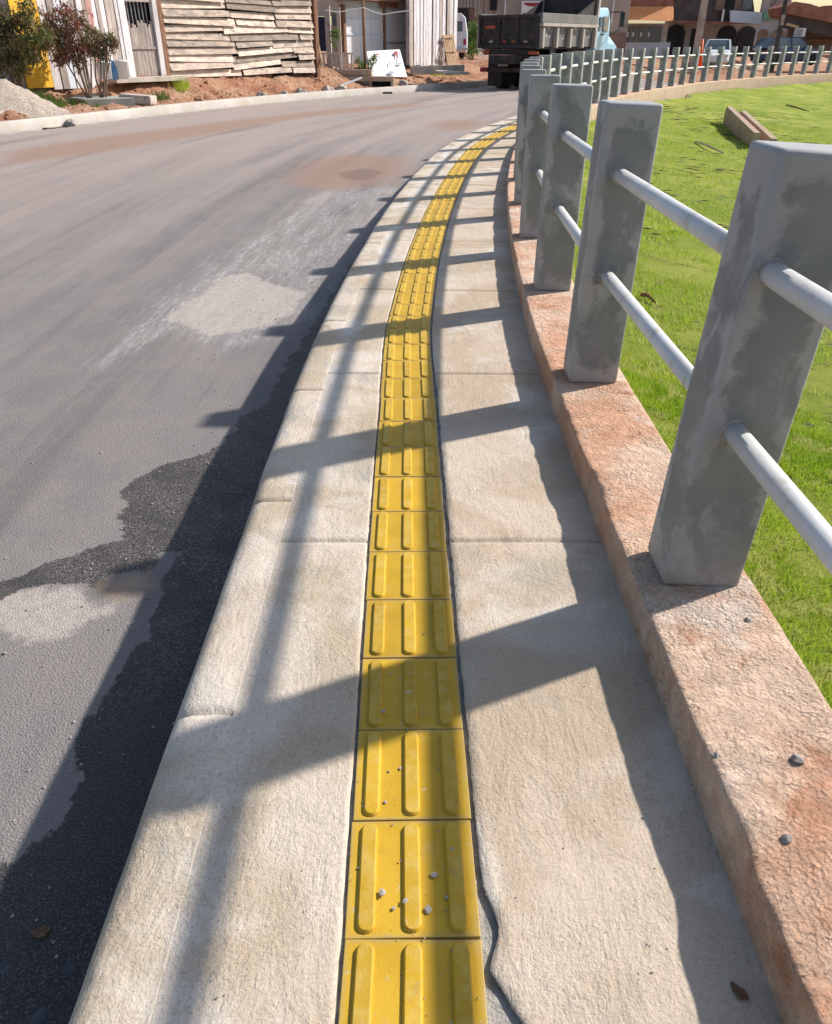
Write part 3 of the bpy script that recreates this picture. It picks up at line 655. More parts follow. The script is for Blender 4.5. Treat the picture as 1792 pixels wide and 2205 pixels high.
def on_lawn(px, py):
    z = -.5
    for _ in range(8):
        q = onz(px, py, z); c = FEN.coords(np.array([q[0]]), np.array([q[1]]), 4); z = float(lawn_z(c[:, 1], 0, np.array([q[1]]))[0]) + .02
    return Vector((q[0], q[1], z))
def stick(pa, pb, r, label, mat, name='stick', cat='stick', group=None):
    a, c = on_lawn(*pa), on_lawn(*pb); b = MB(); m = (a + c) / 2 + Vector((.01, .02, .012))
    pts = [a, a.lerp(m, .6) + Vector((0, 0, .01)), m, c]
    rings = []
    for i, p in enumerate(pts):
        rr = r * (.7, 1, 1, .6)[i]; rings.append([p + Vector((0, math.cos(t) * rr, .004 + math.sin(t) * rr * .6)) for t in np.linspace(0, 6.283, 7)[:-1]])
    b.loft(rings); return tag(b.build(name, mat, smooth=True), label, cat, group)
stick((1498, 305), (1558, 330), .05, 'pale bent stick on the grass just below the concrete chute', M['wood_pale'])
stick((1693, 226), (1742, 240), .05, 'thin dark stick on the grass beyond the concrete chute', M['wood_brown'])
stick((1380, 636), (1411, 652), .028, 'small dark bark chip on the grass beside the second post', M['wood_brown'], 'bark_chip', 'bark chip')
for i, (px, py, s_) in enumerate([(1620, 258, .10), (1495, 290, .12), (1366, 272, .09), (1750, 253, .10), (1566, 362, .02)]):
    pass
ch = thing('concrete_chute', 'short tan concrete drain chute standing out of the grass slope', 'drain chute')
# channel running down the slope: floor and two side walls
pa = on_lawn(1580, 266); pb = on_lawn(1640, 318); dirv = (pb - pa).normalized(); CL_ = 6.0; side = Vector((-dirv.y, dirv.x, 0)).normalized()
ch.location = pa
def chute_wall(off, h0, h1, nm):
    b = MB(); s_ = side * off
    q = [s_ + Vector((0, 0, -.3)), s_ + Vector((0, 0, h0 * .7)), s_ + dirv * .22 + Vector((0, 0, h0)), s_ + dirv * CL_ + Vector((0, 0, h1)), s_ + dirv * CL_ + Vector((0, 0, -.3))]
    b.prism(q, side * .14); return b.build(nm, M['tan_conc'], ch, bev=.01)
chute_wall(-.30, .46, .36, 'side_wall'); chute_wall(.10, .36, .24, 'side_wall')
b = MB(); b.prism([side * -.16 + Vector((0, 0, -.2)), side * .10 + Vector((0, 0, -.2)), side * .10 + Vector((0, 0, .3)), side * -.03 + Vector((0, 0, .36)), side * -.16 + Vector((0, 0, .32))], dirv * .1); b.build('end_wall', M['tan_conc'], ch, bev=.01)
b = MB(); b.prism([side * -.23 + Vector((0, 0, -.1)), side * .12 + Vector((0, 0, -.1)), side * .12 + Vector((0, 0, .10)), side * -.23 + Vector((0, 0, .10))], dirv * CL_); b.build('channel_floor', M['tan_conc'], ch)

# ------------------------------------------------------------------ small things in the foreground
def rock(name, loc, r, mat, label=None, cat=None, group=None, sq=.6, seed=0, kind=None, detail=2):
    bm = bmesh.new(); bmesh.ops.create_icosphere(bm, subdivisions=detail, radius=1)
    for v in bm.verts:
        k = 1 + .38 * mn.noise(v.co * 1.3 + Vector((seed, 0, 0))) + .16 * mn.noise(v.co * 4 + Vector((0, seed, 0)))
        v.co = Vector((v.co.x * k * r, v.co.y * k * r * .85, max(v.co.z, -.5) * k * r * sq))
    me = bpy.data.meshes.new(name); bm.to_mesh(me); bm.free(); o = link(name, me, mat); o.location = loc; o.rotation_euler = (0, 0, seed * 1.7)
    return tag(o, label, cat, group, kind)
M['crumb'] = simple('cement_crumb', (.34, .31, .29), (.43, .40, .37), 60, .95, .8, 200, .004)
M['road_stone'] = simple('gutter_stone', (.06, .065, .075), (.10, .10, .11), 20, .9, .4, 90, .004)
M['stone'] = simple('dark_stone', (.24, .21, .20), (.36, .33, .32), 20, .9, .5, 90, .005)
cr = [((823, 1922), .011, 'large grey cement crumb low on the left bar of the second tile'), ((936, 1882), .011, 'round grey cement crumb right of the middle bar on the second tile'),
      ((922, 1957), .012, 'rough cement crumb near the bottom of the second tile, right of centre'), ((873, 1940), .009, 'cement crumb stuck on the middle bar of the second tile'),
      ((792, 1942), .005, 'tiny crumb beside the left bar near the bottom of the second tile'), ((848, 1954), .006, 'small crumb between left and middle bar of the second tile'),
      ((962, 1930), .006, 'small crumb touching the right bar of the second tile'), ((972, 1829), .007, 'flat crumb on the upper part of the right bar, second tile'),
      ((830, 1725), .006, 'small round crumb right of the left bar, third tile'), ((862, 1652), .006, 'crumb touching the middle bar of the third tile'), ((826, 1532), .008, 'grey crumb on the left bar of the fourth tile')]
for i, ((px, py), r_, lb) in enumerate(cr):
    q = onz(px, py, .003); rock('cement_crumb', (q[0], q[1], .0 if i not in (0, 3, 7, 10) else .0035), r_ * .68, M['crumb'], lb, 'cement crumb', 'cement crumbs on the yellow tiles', .34, i + 1)
for i, ((px, py), r_, lb, z) in enumerate([((1719, 1637), .014, 'dark pointed pebble on the middle of the red low wall top', .122), ((1694, 1807), .011, 'flat grey pebble low on the red wall top', .122),
                                      ((1541, 1627), .010, 'grey chip at the edge of the red low wall', .118), ((1612, 1335), .010, 'pale chip on the red wall top beneath the nearest post', .122)]):
    q = onz(px, py, z); rock('pebble', (q[0], q[1], z), r_, M['stone'] if i < 3 else M['crumb'], lb, 'pebble', None, .7, i + 20)
tp_ = []
for _ in range(170):
    i_ = min(int(abs(random.gauss(0, 2.2))), 12); t_ = tiles[i_ + 1]; tp_.append((t_.location.x + random.uniform(-.12, .12), t_.location.y + random.gauss(-.03, .07)))
# loose grit along the gutter and over the road: too many to count
def scatter(name, pts, rmin, rmax, mat, seed, zf):
    r = np.random.default_rng(seed); base_ = np.array([(0, 0, .7), (.9, 0, 0), (0, .8, .1), (-.8, .1, 0), (0, -.9, .05), (0, 0, -.5)]); fc = np.array([(0, 1, 2), (0, 2, 3), (0, 3, 4), (0, 4, 1), (5, 2, 1), (5, 3, 2), (5, 4, 3), (5, 1, 4)])
    V, F = [], []
    for i, (x, y) in enumerate(pts):
        k = rmin + (rmax - rmin) * r.random() ** 3; a = r.random() * 6.28; c, s_ = math.cos(a), math.sin(a)
        v = base_ * (1 + .35 * (r.random((6, 3)) - .5)) * k; v = np.c_[v[:, 0] * c - v[:, 1] * s_, v[:, 0] * s_ + v[:, 1] * c, v[:, 2]]
        V.append(v + [x, y, zf(x, y)]); F.append(fc + 6 * i)
    return tag(np_mesh(name, np.vstack(V), np.vstack(F), mat, smooth=False), kind='stuff')
pts = []
for _ in range(1500):
    y = .7 + 9 * random.random() ** 1.6; x = -.64 - abs(random.gauss(0, .9)); pts.append((x, y))
for _ in range(500): pts.append((random.uniform(-8, -1), random.uniform(3, 18)))
scatter('gravel', pts, .0015, .009, M['crumb'], 3, lambda x, y: float(road_z(y)) + .002)
scatter('grit', [(random.uniform(-.58, .55), .7 + 5 * random.random() ** 1.5) for _ in range(500)], .0008, .0032, M['stone'], 4, lambda x, y: .001)
scatter('crumbs', tp_, .0008, .0045, M['crumb'], 6, lambda x, y: -.001)
def flake(name, px, py, z, r, mat, label, cat, seed):
    q = onz(px, py, z); b = MB(); pts = [(r * (1 + .3 * math.sin(3 * t + seed)) * math.cos(t), r * .6 * (1 + .2 * math.cos(5 * t + seed)) * math.sin(t), 0) for t in np.linspace(0, 6.283, 17)[:-1]]
    b.prism(pts, (0, 0, .003)); o = b.build(name, mat); o.location = (q[0], q[1], z + .003); o.rotation_euler = (.15, .1, seed); return tag(o, label, cat)
flake('dry_leaf', 1592, 2140, .0, .016, M['leaf_dry'], 'curled dry leaf in the wall shadow at the foot of the low wall', 'leaf', 2.1)
flake('dry_leaf', 88, 2010, -.38, .02, M['leaf_dry'], 'brown leaf on the wet asphalt in the kerb shadow', 'leaf', .4)
for i, (px, py, r_, lb) in enumerate([(22, 2030, .022, 'flat stone in the gutter shadow near the left photo edge'), (8, 2080, .026, 'larger flat stone below another in the gutter shadow, cut by the photo edge'), (148, 2085, .022, 'flat stone in the kerb shadow near the bottom of the photo'), (85, 2190, .035, 'biggest flat stone in the kerb shadow, at the very bottom'),
                                  (427, 1195, .013, 'round tan pebble in the kerb shadow'), (172, 1722, .011, 'pale chip in the dark wet kerb shadow')]):
    q = onz(px, py, -.38); rock('flat_stone', (q[0], q[1], -.388), r_ * .7, M['road_stone'] if i < 4 else M['crumb'], lb, 'stone', None, .22, i + 40)
# ================================================================== left side of the road
def lk(s, off): q = LK.at(np.array(float(s)), np.array(float(off))); return Vector((q[0], q[1], 0))
# far kerb, in view from the left edge to the parked truck
b_s = np.arange(LK.s_at_y(8), LK.s_at_y(60), .2); pr = [(.0, -.25), (.0, -.02), (-.02, .16), (-.04, .185), (-.15, .19), (-.17, .18), (-.175, -.1)]
V, UV = [], []
for s in b_s:
    jd = abs(((s + .1) % 1.0) - .5) < .04
    for v, z in pr:
        q = LK.at(np.array(s), np.array(v)); zz = z + float(road_z(q[1])) + .0 - (.015 if jd and z > .05 else 0) + nz(q[0], q[1], 0, 2) * .004; V.append((q[0], q[1], zz)); UV.append((s, v))
tag(np_mesh('far_kerb', V, grid_faces(len(b_s), len(pr)), M['far_kerb'], uv=UV), kind='structure')
# earth bank rising behind it
SLB = float(LK.coords(np.array([-7.0]), np.array([20.0]), 4)[0, 0])
def bank_h(off, s):
    d = -off; st = .5 + 1.3 * float(np.exp(-((s - SLB) / 2.2) ** 2)); return -.02 + .17 * smooth(d / .25) + .53 * smooth((d - st) / 1.8)
bs_ = np.arange(LK.s_at_y(7), LK.s_at_y(48), .09); bo = np.r_[-.12, -.17, -np.arange(.25, 3.4, .08), -np.arange(3.6, 9, .5)]
Sg, Og = [a.ravel() for a in np.meshgrid(bs_, bo, indexing='ij')]; P = LK.at(Sg, Og)
def bank_z(x, y, off, s):
    n_ = abs(nz(x, y, 2, 1.1, 6)) * .16 + nz(x, y, 7, 5, 4) * .035
    return float(road_z(y)) + bank_h(off, s) + n_ * float(smooth((-off - .2) / .5)) * (1 if -off < 3.4 else .3)
Zb = np.array([bank_z(p[0], p[1], o_, s) for p, o_, s in zip(P, Og, Sg)])
tag(np_mesh('earth_bank', np.c_[P, Zb], grid_faces(len(bs_), len(bo)), M['earth']), kind='structure')
def bz(x, y):
    c = LK.coords(np.array([x]), np.array([y]), 4)[0]; return bank_z(x, y, c[1], c[0])
def fz(v, dz=0): return Vector((v.x, v.y, bz(v.x, v.y) + dz))
# clods and rubble on the bank
pts = []
for _ in range(1500):
    s = random.uniform(LK.s_at_y(14), LK.s_at_y(34)); o_ = -random.uniform(.25, 2.6); q = LK.at(np.array(s), np.array(o_)); pts.append((q[0], q[1]))
scatter('rubble', pts, .012, .075, M['earth'], 8, lambda x, y: bz(x, y))
for i, (px, py, Y_, r_, lb, mt) in enumerate([(648, 182, 26.6, .2, 'squarish grey rubble block on the earth bank below the board fence', 'stone'), (563, 192, 24.9, .17, 'dark rubble lump near the kerb below the board fence', 'stone'),
        (610, 190, 25.8, .16, 'second dark rubble lump, right of the first, below the board fence', 'stone'), (425, 186, 22.8, .16, 'pinkish clod at the foot of the earth bank', 'earth'), (706, 178, 28, .2, 'pale rubble piece left of the concrete drain box', 'conc'),
        (736, 182, 28.4, .18, 'pale rubble piece touching the concrete drain box', 'conc'), (152, 262, 17.9, .14, 'broken lump of asphalt lying on the road by the far kerb', 'stone'), (868, 172, 31.6, .2, 'grey rubble lump just right of the drain box', 'stone')]):
    p = at(px, py, Y_); z = float(road_z(p.y)) + .02 if i == 6 else bz(p.x, p.y); rock('rubble_lump', (p.x, p.y, z), r_, M[mt], lb, 'rubble', None, .7, i + 60, detail=3)

def facade(name, a, b, z0, z1, mat, th=.12, parent=None):
    """upright wall panel between plan points a and b"""
    a, b = Vector((*a[:2], 0)), Vector((*b[:2], 0)); d = b - a; n_ = Vector((-d.y, d.x, 0)).normalized() * th
    m = MB(); m.prism([a + Vector((0, 0, z0)), b + Vector((0, 0, z0)), b + Vector((0, 0, z1)), a + Vector((0, 0, z1))], n_); return m.build(name, mat, parent)
def lineY(pts):
    xs, ys = zip(*pts); return lambda px: float(np.interp(px, xs, ys))
FY = lineY([(0, 20.), (350, 24.), (680, 29.3)])                # plan line of the left fences, by picture column
def fp(px, dy=0): p = at(px, 96, FY(px) + dy); return Vector((p.x, p.y, 0))
ZB = .62
# gravel heap
def heap(name, c, rx_, ry_, h, mat, label, cat, kind=None, seed=1, ns=.06, rz=0):
    n_ = 46; V = []; 
    for i in range(n_):
        for j in range(n_):
            u, v = i / (n_ - 1) * 2 - 1, j / (n_ - 1) * 2 - 1; r_ = math.hypot(u, v) * (1 + .15 * nz(u, v, seed, 1.5)); k = max(0, 1 - r_) ** 1.05
            x, y = u * rx_, v * ry_; x, y = x * math.cos(rz) - y * math.sin(rz), x * math.sin(rz) + y * math.cos(rz)
            V.append((x, y, h * k + nz(u, v, seed, 9) * ns * min(1, k * 6) - .12 * (r_ > 1)))
    o = np_mesh(name, V, grid_faces(n_, n_), mat); o.location = c; return tag(o, label, cat, None, kind)
q = at(10, 235, 18.2); heap('gravel_heap', (q.x - .25, q.y + .35, .08), 1.6, 1.25, .78, M['gravel'], 'heap of pale pinkish gravel behind the kerb at the left edge', 'gravel heap')
# cement slab with a fresh load of cement on it
sl = thing('mixing_slab', 'shallow grey slab covered with wet cement beside the gravel heap', 'cement slab')
A_, B_, C_, E_ = [Vector((*onz(*v, .30), 0)) for v in ((183, 214), (290, 211), (214, 200), (92, 202))]
b = MB(); zt = .30; b.prism([Vector((v.x, v.y, 0.)) for v in (A_, B_, C_, E_)], (0, 0, zt)); b.build('slab', M['wetcem'], sl)
c_ = (A_ + B_ + C_ + E_) / 4; o = heap('cement', (c_.x, c_.y, zt - .02), .8, .5, .07, M['wetcem'], None, None, None, 5, .03, .9); o.parent = sl
for k_ in ('label', 'category'):
    if k_ in o: del o[k_]
b = MB(); p = at(296, 204, 21.3); b.box((0, 0, 0), (.85, .32, .2), bev=.03); o = b.build('concrete_block', M['conc']); o.location = (p.x, p.y, bz(p.x, p.y) + .10); o.rotation_euler = (0, .05, -.25)
tag(o, 'pale concrete block lying on the bank right of the cement slab', 'concrete block')

# plank fences and gate on the left, from left to right
def plank_run(root, px0, px1, z1, mats, wpx, lean=.0, nm='plank', th=.03, z0=ZB - .15, jag=.12, gapf=.92):
    a, b = fp(px0), fp(px1); d = (b - a); L = d.length; u = d.normalized(); nrm = Vector((u.y, -u.x, 0)); x = 0; k = 0
    while x < L:
        w = wpx * random.uniform(.8, 1.2); p = a + u * (x + w / 2) + nrm * random.uniform(.0, .03)
        m = MB(); tp = z1 + random.uniform(-jag, jag); ln = u * (tp - z0) * (lean + random.uniform(-.008, .008))
        m.prism([p - u * w * gapf / 2 + Vector((0, 0, z0)), p + u * w * gapf / 2 + Vector((0, 0, z0)), p + u * w * gapf / 2 + ln + Vector((0, 0, tp)), p - u * w * gapf / 2 + ln + Vector((0, 0, tp))], nrm * th)
        o = m.build(nm, mats[k % len(mats)] if not callable(mats) else mats(k), root); x += w; k += 1
t = thing('plank_wall', 'tall wall of upright painted planks, white, pink and ochre, behind the bushes', 'plank wall')
facade('backing', fp(-260, .1), fp(275, .1), .2, 4.2, M['brownwall'], .05, t)
plank_run(t, -250, 36, 4.2, [M['wood_white'], M['bluewhite'], M['wood_grey']], .3)
facade('ochre_panel', fp(36), fp(94), ZB - .1, 4.2, M['orange'], -.05, t)
plank_run(t, 95, 165, 4.2, [M['wood_white'], M['wood_grey'], M['bluewhite']], .22)
plank_run(t, 165, 228, 4.2, [M['wood_pink'], M['wood_white'], M['wood_grey']], .15)
plank_run(t, 228, 272, 4.2, [M['wood_white'], M['wood_grey'], M['wood_grey']], .12)
t = thing('gate', 'wooden picket gate with black iron bars above it', 'gate')
ga, gb = fp(279), fp(333); u = (gb - ga).normalized(); nrm = Vector((u.y, -u.x, 0))
facade('dark_backing', ga + nrm * -.25 - u * .3, gb + nrm * -.25 + u * .3, .3, 4.6, M['dark'], .04, t)
for k in range(14):
    p = ga + u * (k + .5) / 14 * (gb - ga).length; h_ = 1.78 + random.uniform(-.08, .1)
    m = MB(); m.box((p.x, p.y, (ZB + h_) / 2 + .05), (.05, .025, h_ - ZB), math.atan2(u.y, u.x)); m.build('picket', M['wood_grey'], t)
    if k % 2 == 0: m = MB(); m.tube((p.x - nrm.x * .05, p.y - nrm.y * .05, 1.5), (p.x - nrm.x * .05, p.y - nrm.y * .05, 4.1), .012, seg=6); m.build('iron_bar', M['steel'], t)
for z_ in (1.32, 2.35): MB().bar(ga + nrm * .03 + Vector((0, 0, z_)), gb + nrm * .03 + Vector((0, 0, z_)), .03, .06).build('cross_rail', M['wood_grey'], t)
MB().bar(ga + nrm * .03 + Vector((0, 0, 2.75)), gb + nrm * .03 + Vector((0, 0, 2.75)), .03, .16).build('cross_rail', M['wood_pale'], t)
for px_, mt, w_, lb in ((272, 'wood_white', .2, 'white gate post on the left of the picket gate'), (341, 'wood_white', .18, 'white gate post on the right of the picket gate'), (351, 'wood_brown', .16, 'rusty brown post where the board fence begins')):
    p = fp(px_); m = MB(); m.box((0, 0, 1.9), (w_, .14, 3.8), -.0, bev=.01); o = m.build('gate_post', M[mt]); o.location = (p.x, p.y, .5); o.rotation_euler = (0, 0 if px_ != 341 else .012, .95); tag(o, lb, 'post')
m = MB(); p = fp(305, -.45); m.box((0, 0, 0), (2.2, .5, .10), .95); o = m.build('door_step', M['conc']); o.location = (p.x, p.y, ZB + .0); tag(o, 'flat concrete step in front of the picket gate', 'step')
# board fence of lapped horizontal boards
t = thing('board_fence', 'tall fence of weathered horizontal boards nailed in uneven overlapping rows', 'fence')
a, b_ = fp(356), fp(674); u = (b_ - a).normalized(); nrm = Vector((u.y, -u.x, 0)); L = (b_ - a).length
facade('backing', a - nrm * .15, b_ - nrm * .15, .45, 4.3, M['dark'], .03, t)
z = .62; row = 0
while z < 3.5 and row < 22:
    cuts = [0, .44 + random.uniform(-.09, .09), .80 + random.uniform(-.12, .09), 1.0]
    for c0, c1 in zip(cuts, cuts[1:]):
        hh = random.uniform(.15, .20); tl_ = random.uniform(-.03, .03)
        if row in (1, 2, 3, 4) and c0 > .3 and c1 < .95: tl_ = .045 + random.uniform(-.01, .015)
        dz = (c1 - c0) * L * tl_; off = random.uniform(.0, .05); zz = z + random.uniform(-.015, .015)
        A = a + u * c0 * L + nrm * off; B = a + u * (c1 * L - random.uniform(.02, .09)) + nrm * off
        m = MB(); lap = nrm * random.uniform(.05, .08)
        m.prism([A + Vector((0, 0, zz - dz / 2)) + lap, A + Vector((0, 0, zz - dz / 2 + hh)), A - nrm * .02 + Vector((0, 0, zz - dz / 2 + hh)), A + nrm * .022 + Vector((0, 0, zz - dz / 2))], (B - A) + Vector((0, 0, dz)))
        m.build('board', M['wood_pale'], t)
    z += .178; row += 1
for px_ in (357, 520, 672):
    p = fp(px_) - nrm * .1; MB().box((p.x, p.y, 2.), (.1, .1, 3.6), math.atan2(u.y, u.x)).build('support', M['wood_brown'], t)
p = fp(680); m = MB(); m.box((0, 0, 1.9), (.16, .16, 3.8), bev=.01); o = m.build('corner_post', M['wood_brown']); o.location = (p.x, p.y, .45); o.rotation_euler = (0, .01, .9); tag(o, 'dark brown wooden post at the right end of the board fence', 'post')

# bushes
def leafy(name, blobs, n_, ls, mat, label, cat, root_pt, stems=6, group=None, bark='bark'):
    t = thing(name, label, cat, root_pt, 0, group); r = np.random.default_rng(abs(hash(label)) % 9999 if False else len(label) * 7 + n_)
    C_ = np.array([b_[:3] for b_ in blobs]); Rr = np.array([b_[3] for b_ in blobs]); w = Rr ** 2 / (Rr ** 2).sum(); idx = r.choice(len(blobs), n_, p=w)
    d = r.normal(size=(n_, 3)); d /= np.linalg.norm(d, axis=1)[:, None]; rad = Rr[idx] * r.uniform(.35, 1.08, n_); c = C_[idx] + d * rad[:, None] * np.array([1, .8, 1])
    # leave gaps
    k = np.array([mn.noise(Vector(q) * 3.0) for q in c]) > -.16; c = c[k]; m = len(c)
    a = r.normal(size=(m, 3)); a /= np.linalg.norm(a, axis=1)[:, None]; a[:, 2] -= .5; bb_ = np.cross(a, r.normal(size=(m, 3))); bb_ /= np.linalg.norm(bb_, axis=1)[:, None]; l = ls * r.uniform(.6, 1.3, m)[:, None]
    V = np.stack([c, c + a * l * .5 + bb_ * l * .22, c + a * l, c + a * l * .5 - bb_ * l * .22], 1).reshape(-1, 3) - np.array(root_pt)
    np_mesh('foliage', V, np.arange(m * 4).reshape(-1, 4), mat, smooth=False, parent=t)
    for i in range(stems):
        bl = C_[i % len(C_)] - np.array(root_pt); b0 = Vector((random.uniform(-.12, .12), 0, -.1)); m_ = MB(); mid = Vector(bl) * .5 + Vector((random.uniform(-.1, .1), 0, .0))
        m_.tube(b0, mid, .022, .016, 6); m_.tube(mid, Vector(bl), .016, .008, 6); m_.build('stem', M[bark], t, smooth=True)
    return t
def blobs_px(L, Y_): return [(*at(px, py, Y_ + random.uniform(-.3, .3)), r_ ) for px, py, r_ in L]
rp = at(30, 165, 20.0); leafy('bush', blobs_px([(20, 60, .42), (50, 40, .3), (10, 100, .45), (55, 95, .36), (0, 40, .3), (40, 130, .3), (80, 60, .3), (-40, 80, .5), (15, 135, .36), (60, 15, .2), (95, 85, .25), (75, 115, .25)], 19.8), 8500, .08, M['leaf_dark'], 'dense dark bush in front of the ochre panel at the left edge', 'bush', fz(rp))
rp = at(188, 168, 20.9); leafy('bush', blobs_px([(150, 50, .34), (135, 22, .24), (170, 80, .34), (135, 90, .34), (185, 45, .26), (112, 55, .3), (160, 118, .3), (95, 40, .24), (115, 95, .26), (130, 122, .24), (185, 100, .22)], 20.8), 6500, .075, M['leaf_red'], 'reddish leafed bush with bare stems in front of the pink planks', 'bush', fz(rp))
rp = at(212, 168, 21.1); leafy('bush', blobs_px([(215, 72, .26), (230, 92, .25), (225, 60, .2), (205, 105, .22), (245, 90, .14), (222, 122, .14)], 21.), 2600, .065, M['leaf_dark'], 'small bush leaning over the white bucket', 'bush', fz(rp))
def tuft(px, py, Y_, w, h, n_, label, mat='leaf_green', name='weed', cat='weed', d=.2):
    p = at(px, py, Y_); p = fz(p); r = np.random.default_rng(int(px * 3 + py)); x = r.normal(0, w / 2, n_); y = r.normal(0, d, n_)
    hh = h * r.uniform(.4, 1, n_); a = r.random(n_) * 6.28; le = hh * .45; wd = .012
    V = np.stack([np.c_[x - wd, y, np.zeros(n_)], np.c_[x + wd, y, np.zeros(n_)], np.c_[x + np.cos(a) * le, y + np.sin(a) * le, hh]], 1).reshape(-1, 3)
    o = np_mesh(name + ('s' if name == 'weed' else ''), V, np.arange(n_ * 3).reshape(-1, 3), M[mat], smooth=False); o.location = p - Vector((0, 0, .03)); return tag(o, label, cat, None, 'stuff')
tuft(50, 175, 19.6, .9, .24, 700, 'tall green grass tuft under the dark bush at the left', 'leaf_green', 'grass_tuft', 'grass tuft')
tuft(20, 155, 19.7, .7, .3, 450, 'green grass clump right at the left edge above the gravel heap', 'leaf_green', 'grass_tuft', 'grass tuft')
tuft(235, 187, 20.9, .6, .14, 220, 'low green weeds between the cement slab and the buckets', 'leaf_green')
tuft(180, 170, 20.6, .4, .22, 300, 'sparse weed at the foot of the reddish bush', 'leaf_green')
tuft(345, 190, 22.6, .25, .25, 120, 'green weed at the foot of the right gate post', 'leaf_green')
tuft(390, 170, 23.6, .16, .4, 110, 'yellow green weed in front of the left end of the board fence', 'blade')
# buckets
def bucket(px, py, Y_, r0, r1, h, mat, label, name='bucket', cat='bucket', lid=True):
    p = at(px, py, Y_); t = thing(name, label, cat, (p.x, p.y, p.z)); m = MB(); rings = []
    for z_, k in ((0, r0), (h * .93, r1), (h * .94, r1 * 1.06), (h, r1 * 1.06)): rings.append([(k * math.cos(a_), k * math.sin(a_), z_) for a_ in np.linspace(0, 6.283, 21)[:-1]])
    m.loft(rings); m.build('body', mat, t, smooth=True)
    m = MB()
    for k in range(10): a0, a1 = math.pi * k / 10, math.pi * (k + 1) / 10; m.tube((r1 * 1.05 * math.cos(a0), -r1 * .2 - r1 * .5 * math.sin(a0), h * .9 - h * .25 * math.sin(a0)), (r1 * 1.05 * math.cos(a1), -r1 * .2 - r1 * .5 * math.sin(a1), h * .9 - h * .25 * math.sin(a1)), .006, seg=5)
    m.build('handle', M['steel'], t)
    return t
bucket(229, 170, 21.6, .145, .165, .36, M['white'], 'white plastic bucket half hidden by the small bush')
bucket(265, 170, 21.9, .145, .175, .40, M['white'], 'white plastic bucket standing beside the left gate post')
p = at(247, 171, 21.8); t = thing('water_jug', 'blue translucent water jug between the two white buckets', 'jug', p); m = MB()
m.loft([[(k * math.cos(a_), k * math.sin(a_), z_) for a_ in np.linspace(0, 6.283, 17)[:-1]] for z_, k in ((0, .12), (.2, .125), (.28, .12), (.36, .06), (.40, .04))]); m.build('body', M['bluejug'], t, smooth=True)
MB().tube((0, 0, .40), (0, 0, .43), .045).build('cap', M['white'], t)

# ------------------------------------------------------------------ porch house with white garage doors
HY = 34.5
hs = thing('white_garage_house', 'low house with white panelled garage doors, brown eave and open porch', 'house', at(800, 160, HY))
def put(name, mat, f, parent, **kw):
    m = MB(); f(m); o = m.build(name, mat, None, **kw); o.parent = parent; o.matrix_parent_inverse = Matrix.Translation(parent.location).inverted() if parent.rotation_euler.z == 0 else parent.matrix_world.inverted(); return o
def boxpx(px0, py0, px1, py1, Y_, dep=.1):
    """box whose front face spans the given picture rectangle on plane y=Y_"""
    a = at(px0, py1, Y_); c = at(px1, py0, Y_); b2 = at(px0, py0, Y_); d2 = at(px1, py1, Y_)
    return lambda m: m.box(((a.x + d2.x) / 2, Y_ + dep / 2, (a.z + c.z) / 2), (d2.x - a.x, dep, c.z - a.z))
def LIN(a, Ya, b, Yb): return lambda px: Ya + (Yb - Ya) * (px - a) / (b - a)
def panel(px0, py0, px1, py1, LY, dep=.1, off=0.):
    """upright panel standing on an oblique plan line, proud of it by off"""
    a = at(px0, 96, LY(px0)); c = at(px1, 96, LY(px1)); xm = (px0 + px1) / 2; z0 = at(xm, py1, LY(xm)).z; z1 = at(xm, py0, LY(xm)).z
    d = Vector((c.x - a.x, c.y - a.y, 0)).normalized(); n_ = Vector((d.y, -d.x, 0))
    def f(m): m.prism([Vector((a.x, a.y, z0)) + n_ * off, Vector((c.x, c.y, z0)) + n_ * off, Vector((c.x, c.y, z1)) + n_ * off, Vector((a.x, a.y, z1)) + n_ * off], -n_ * dep)
    return f
LG, LS = LIN(738, 32.4, 890, 35.6), LIN(884, 33.8, 985, 36.8)
def wallbox(x0, x1, z0, z1, Y_, dep=.1): return lambda m: m.box(((x0 + x1) / 2, Y_ + dep / 2, (z0 + z1) / 2), (x1 - x0, dep, z1 - z0))
put('wall', M['bluewhite'], panel(738, -60, 890, 150, LG, .3), hs)
put('garage_door', M['white'], panel(741, 18, 822, 146, LG, .08, .07), hs)
put('garage_door', M['white'], panel(826, 22, 882, 140, LG, .08, .07), hs)
def rails(m):
    for py in (38, 73): panel(741, py - 2, 822, py + 3, LG, .04, .10)(m)
    for px in (773, 796): panel(px - 1, 18, px + 1.5, 146, LG, .04, .095)(m)
put('door_rail', M['bluewhite'], rails, hs)
put('bolt_bar', M['steel'], panel(826, 90, 880, 94, LG, .06, .12), hs)
put('door_frame', M['wood_brown'], panel(822, 10, 826, 146, LG, .15, .13), hs)
put('door_frame', M['wood_brown'], panel(736, 10, 741, 160, LG, .15, .13), hs)
put('eave', M['wood_brown'], lambda m: (panel(690, -8, 895, 3, LG, .6, .5)(m), panel(812, 3, 848, 16, LG, .08, .25)(m)), hs)
put('porch_door', M['dark_blue'], boxpx(684, 36, 704, 110, 32.2, .1), hs)
put('porch_wall', M['cream'], lambda m: (boxpx(680, -30, 740, 34, 32.4, .12)(m), boxpx(714, 55, 735, 150, 32.45, .1)(m)), hs)
put('porch_window', M['glass'], boxpx(715, 30, 729, 55, 32.3, .1), hs)
def prail(m):
    boxpx(686, 113, 762, 117, 30.6, .08)(m)
    for k in range(9): boxpx(688 + k * 8.5, 117, 692 + k * 8.5, 154, 30.6, .06)(m)
put('porch_railing', M['wood_grey'], prail, hs)
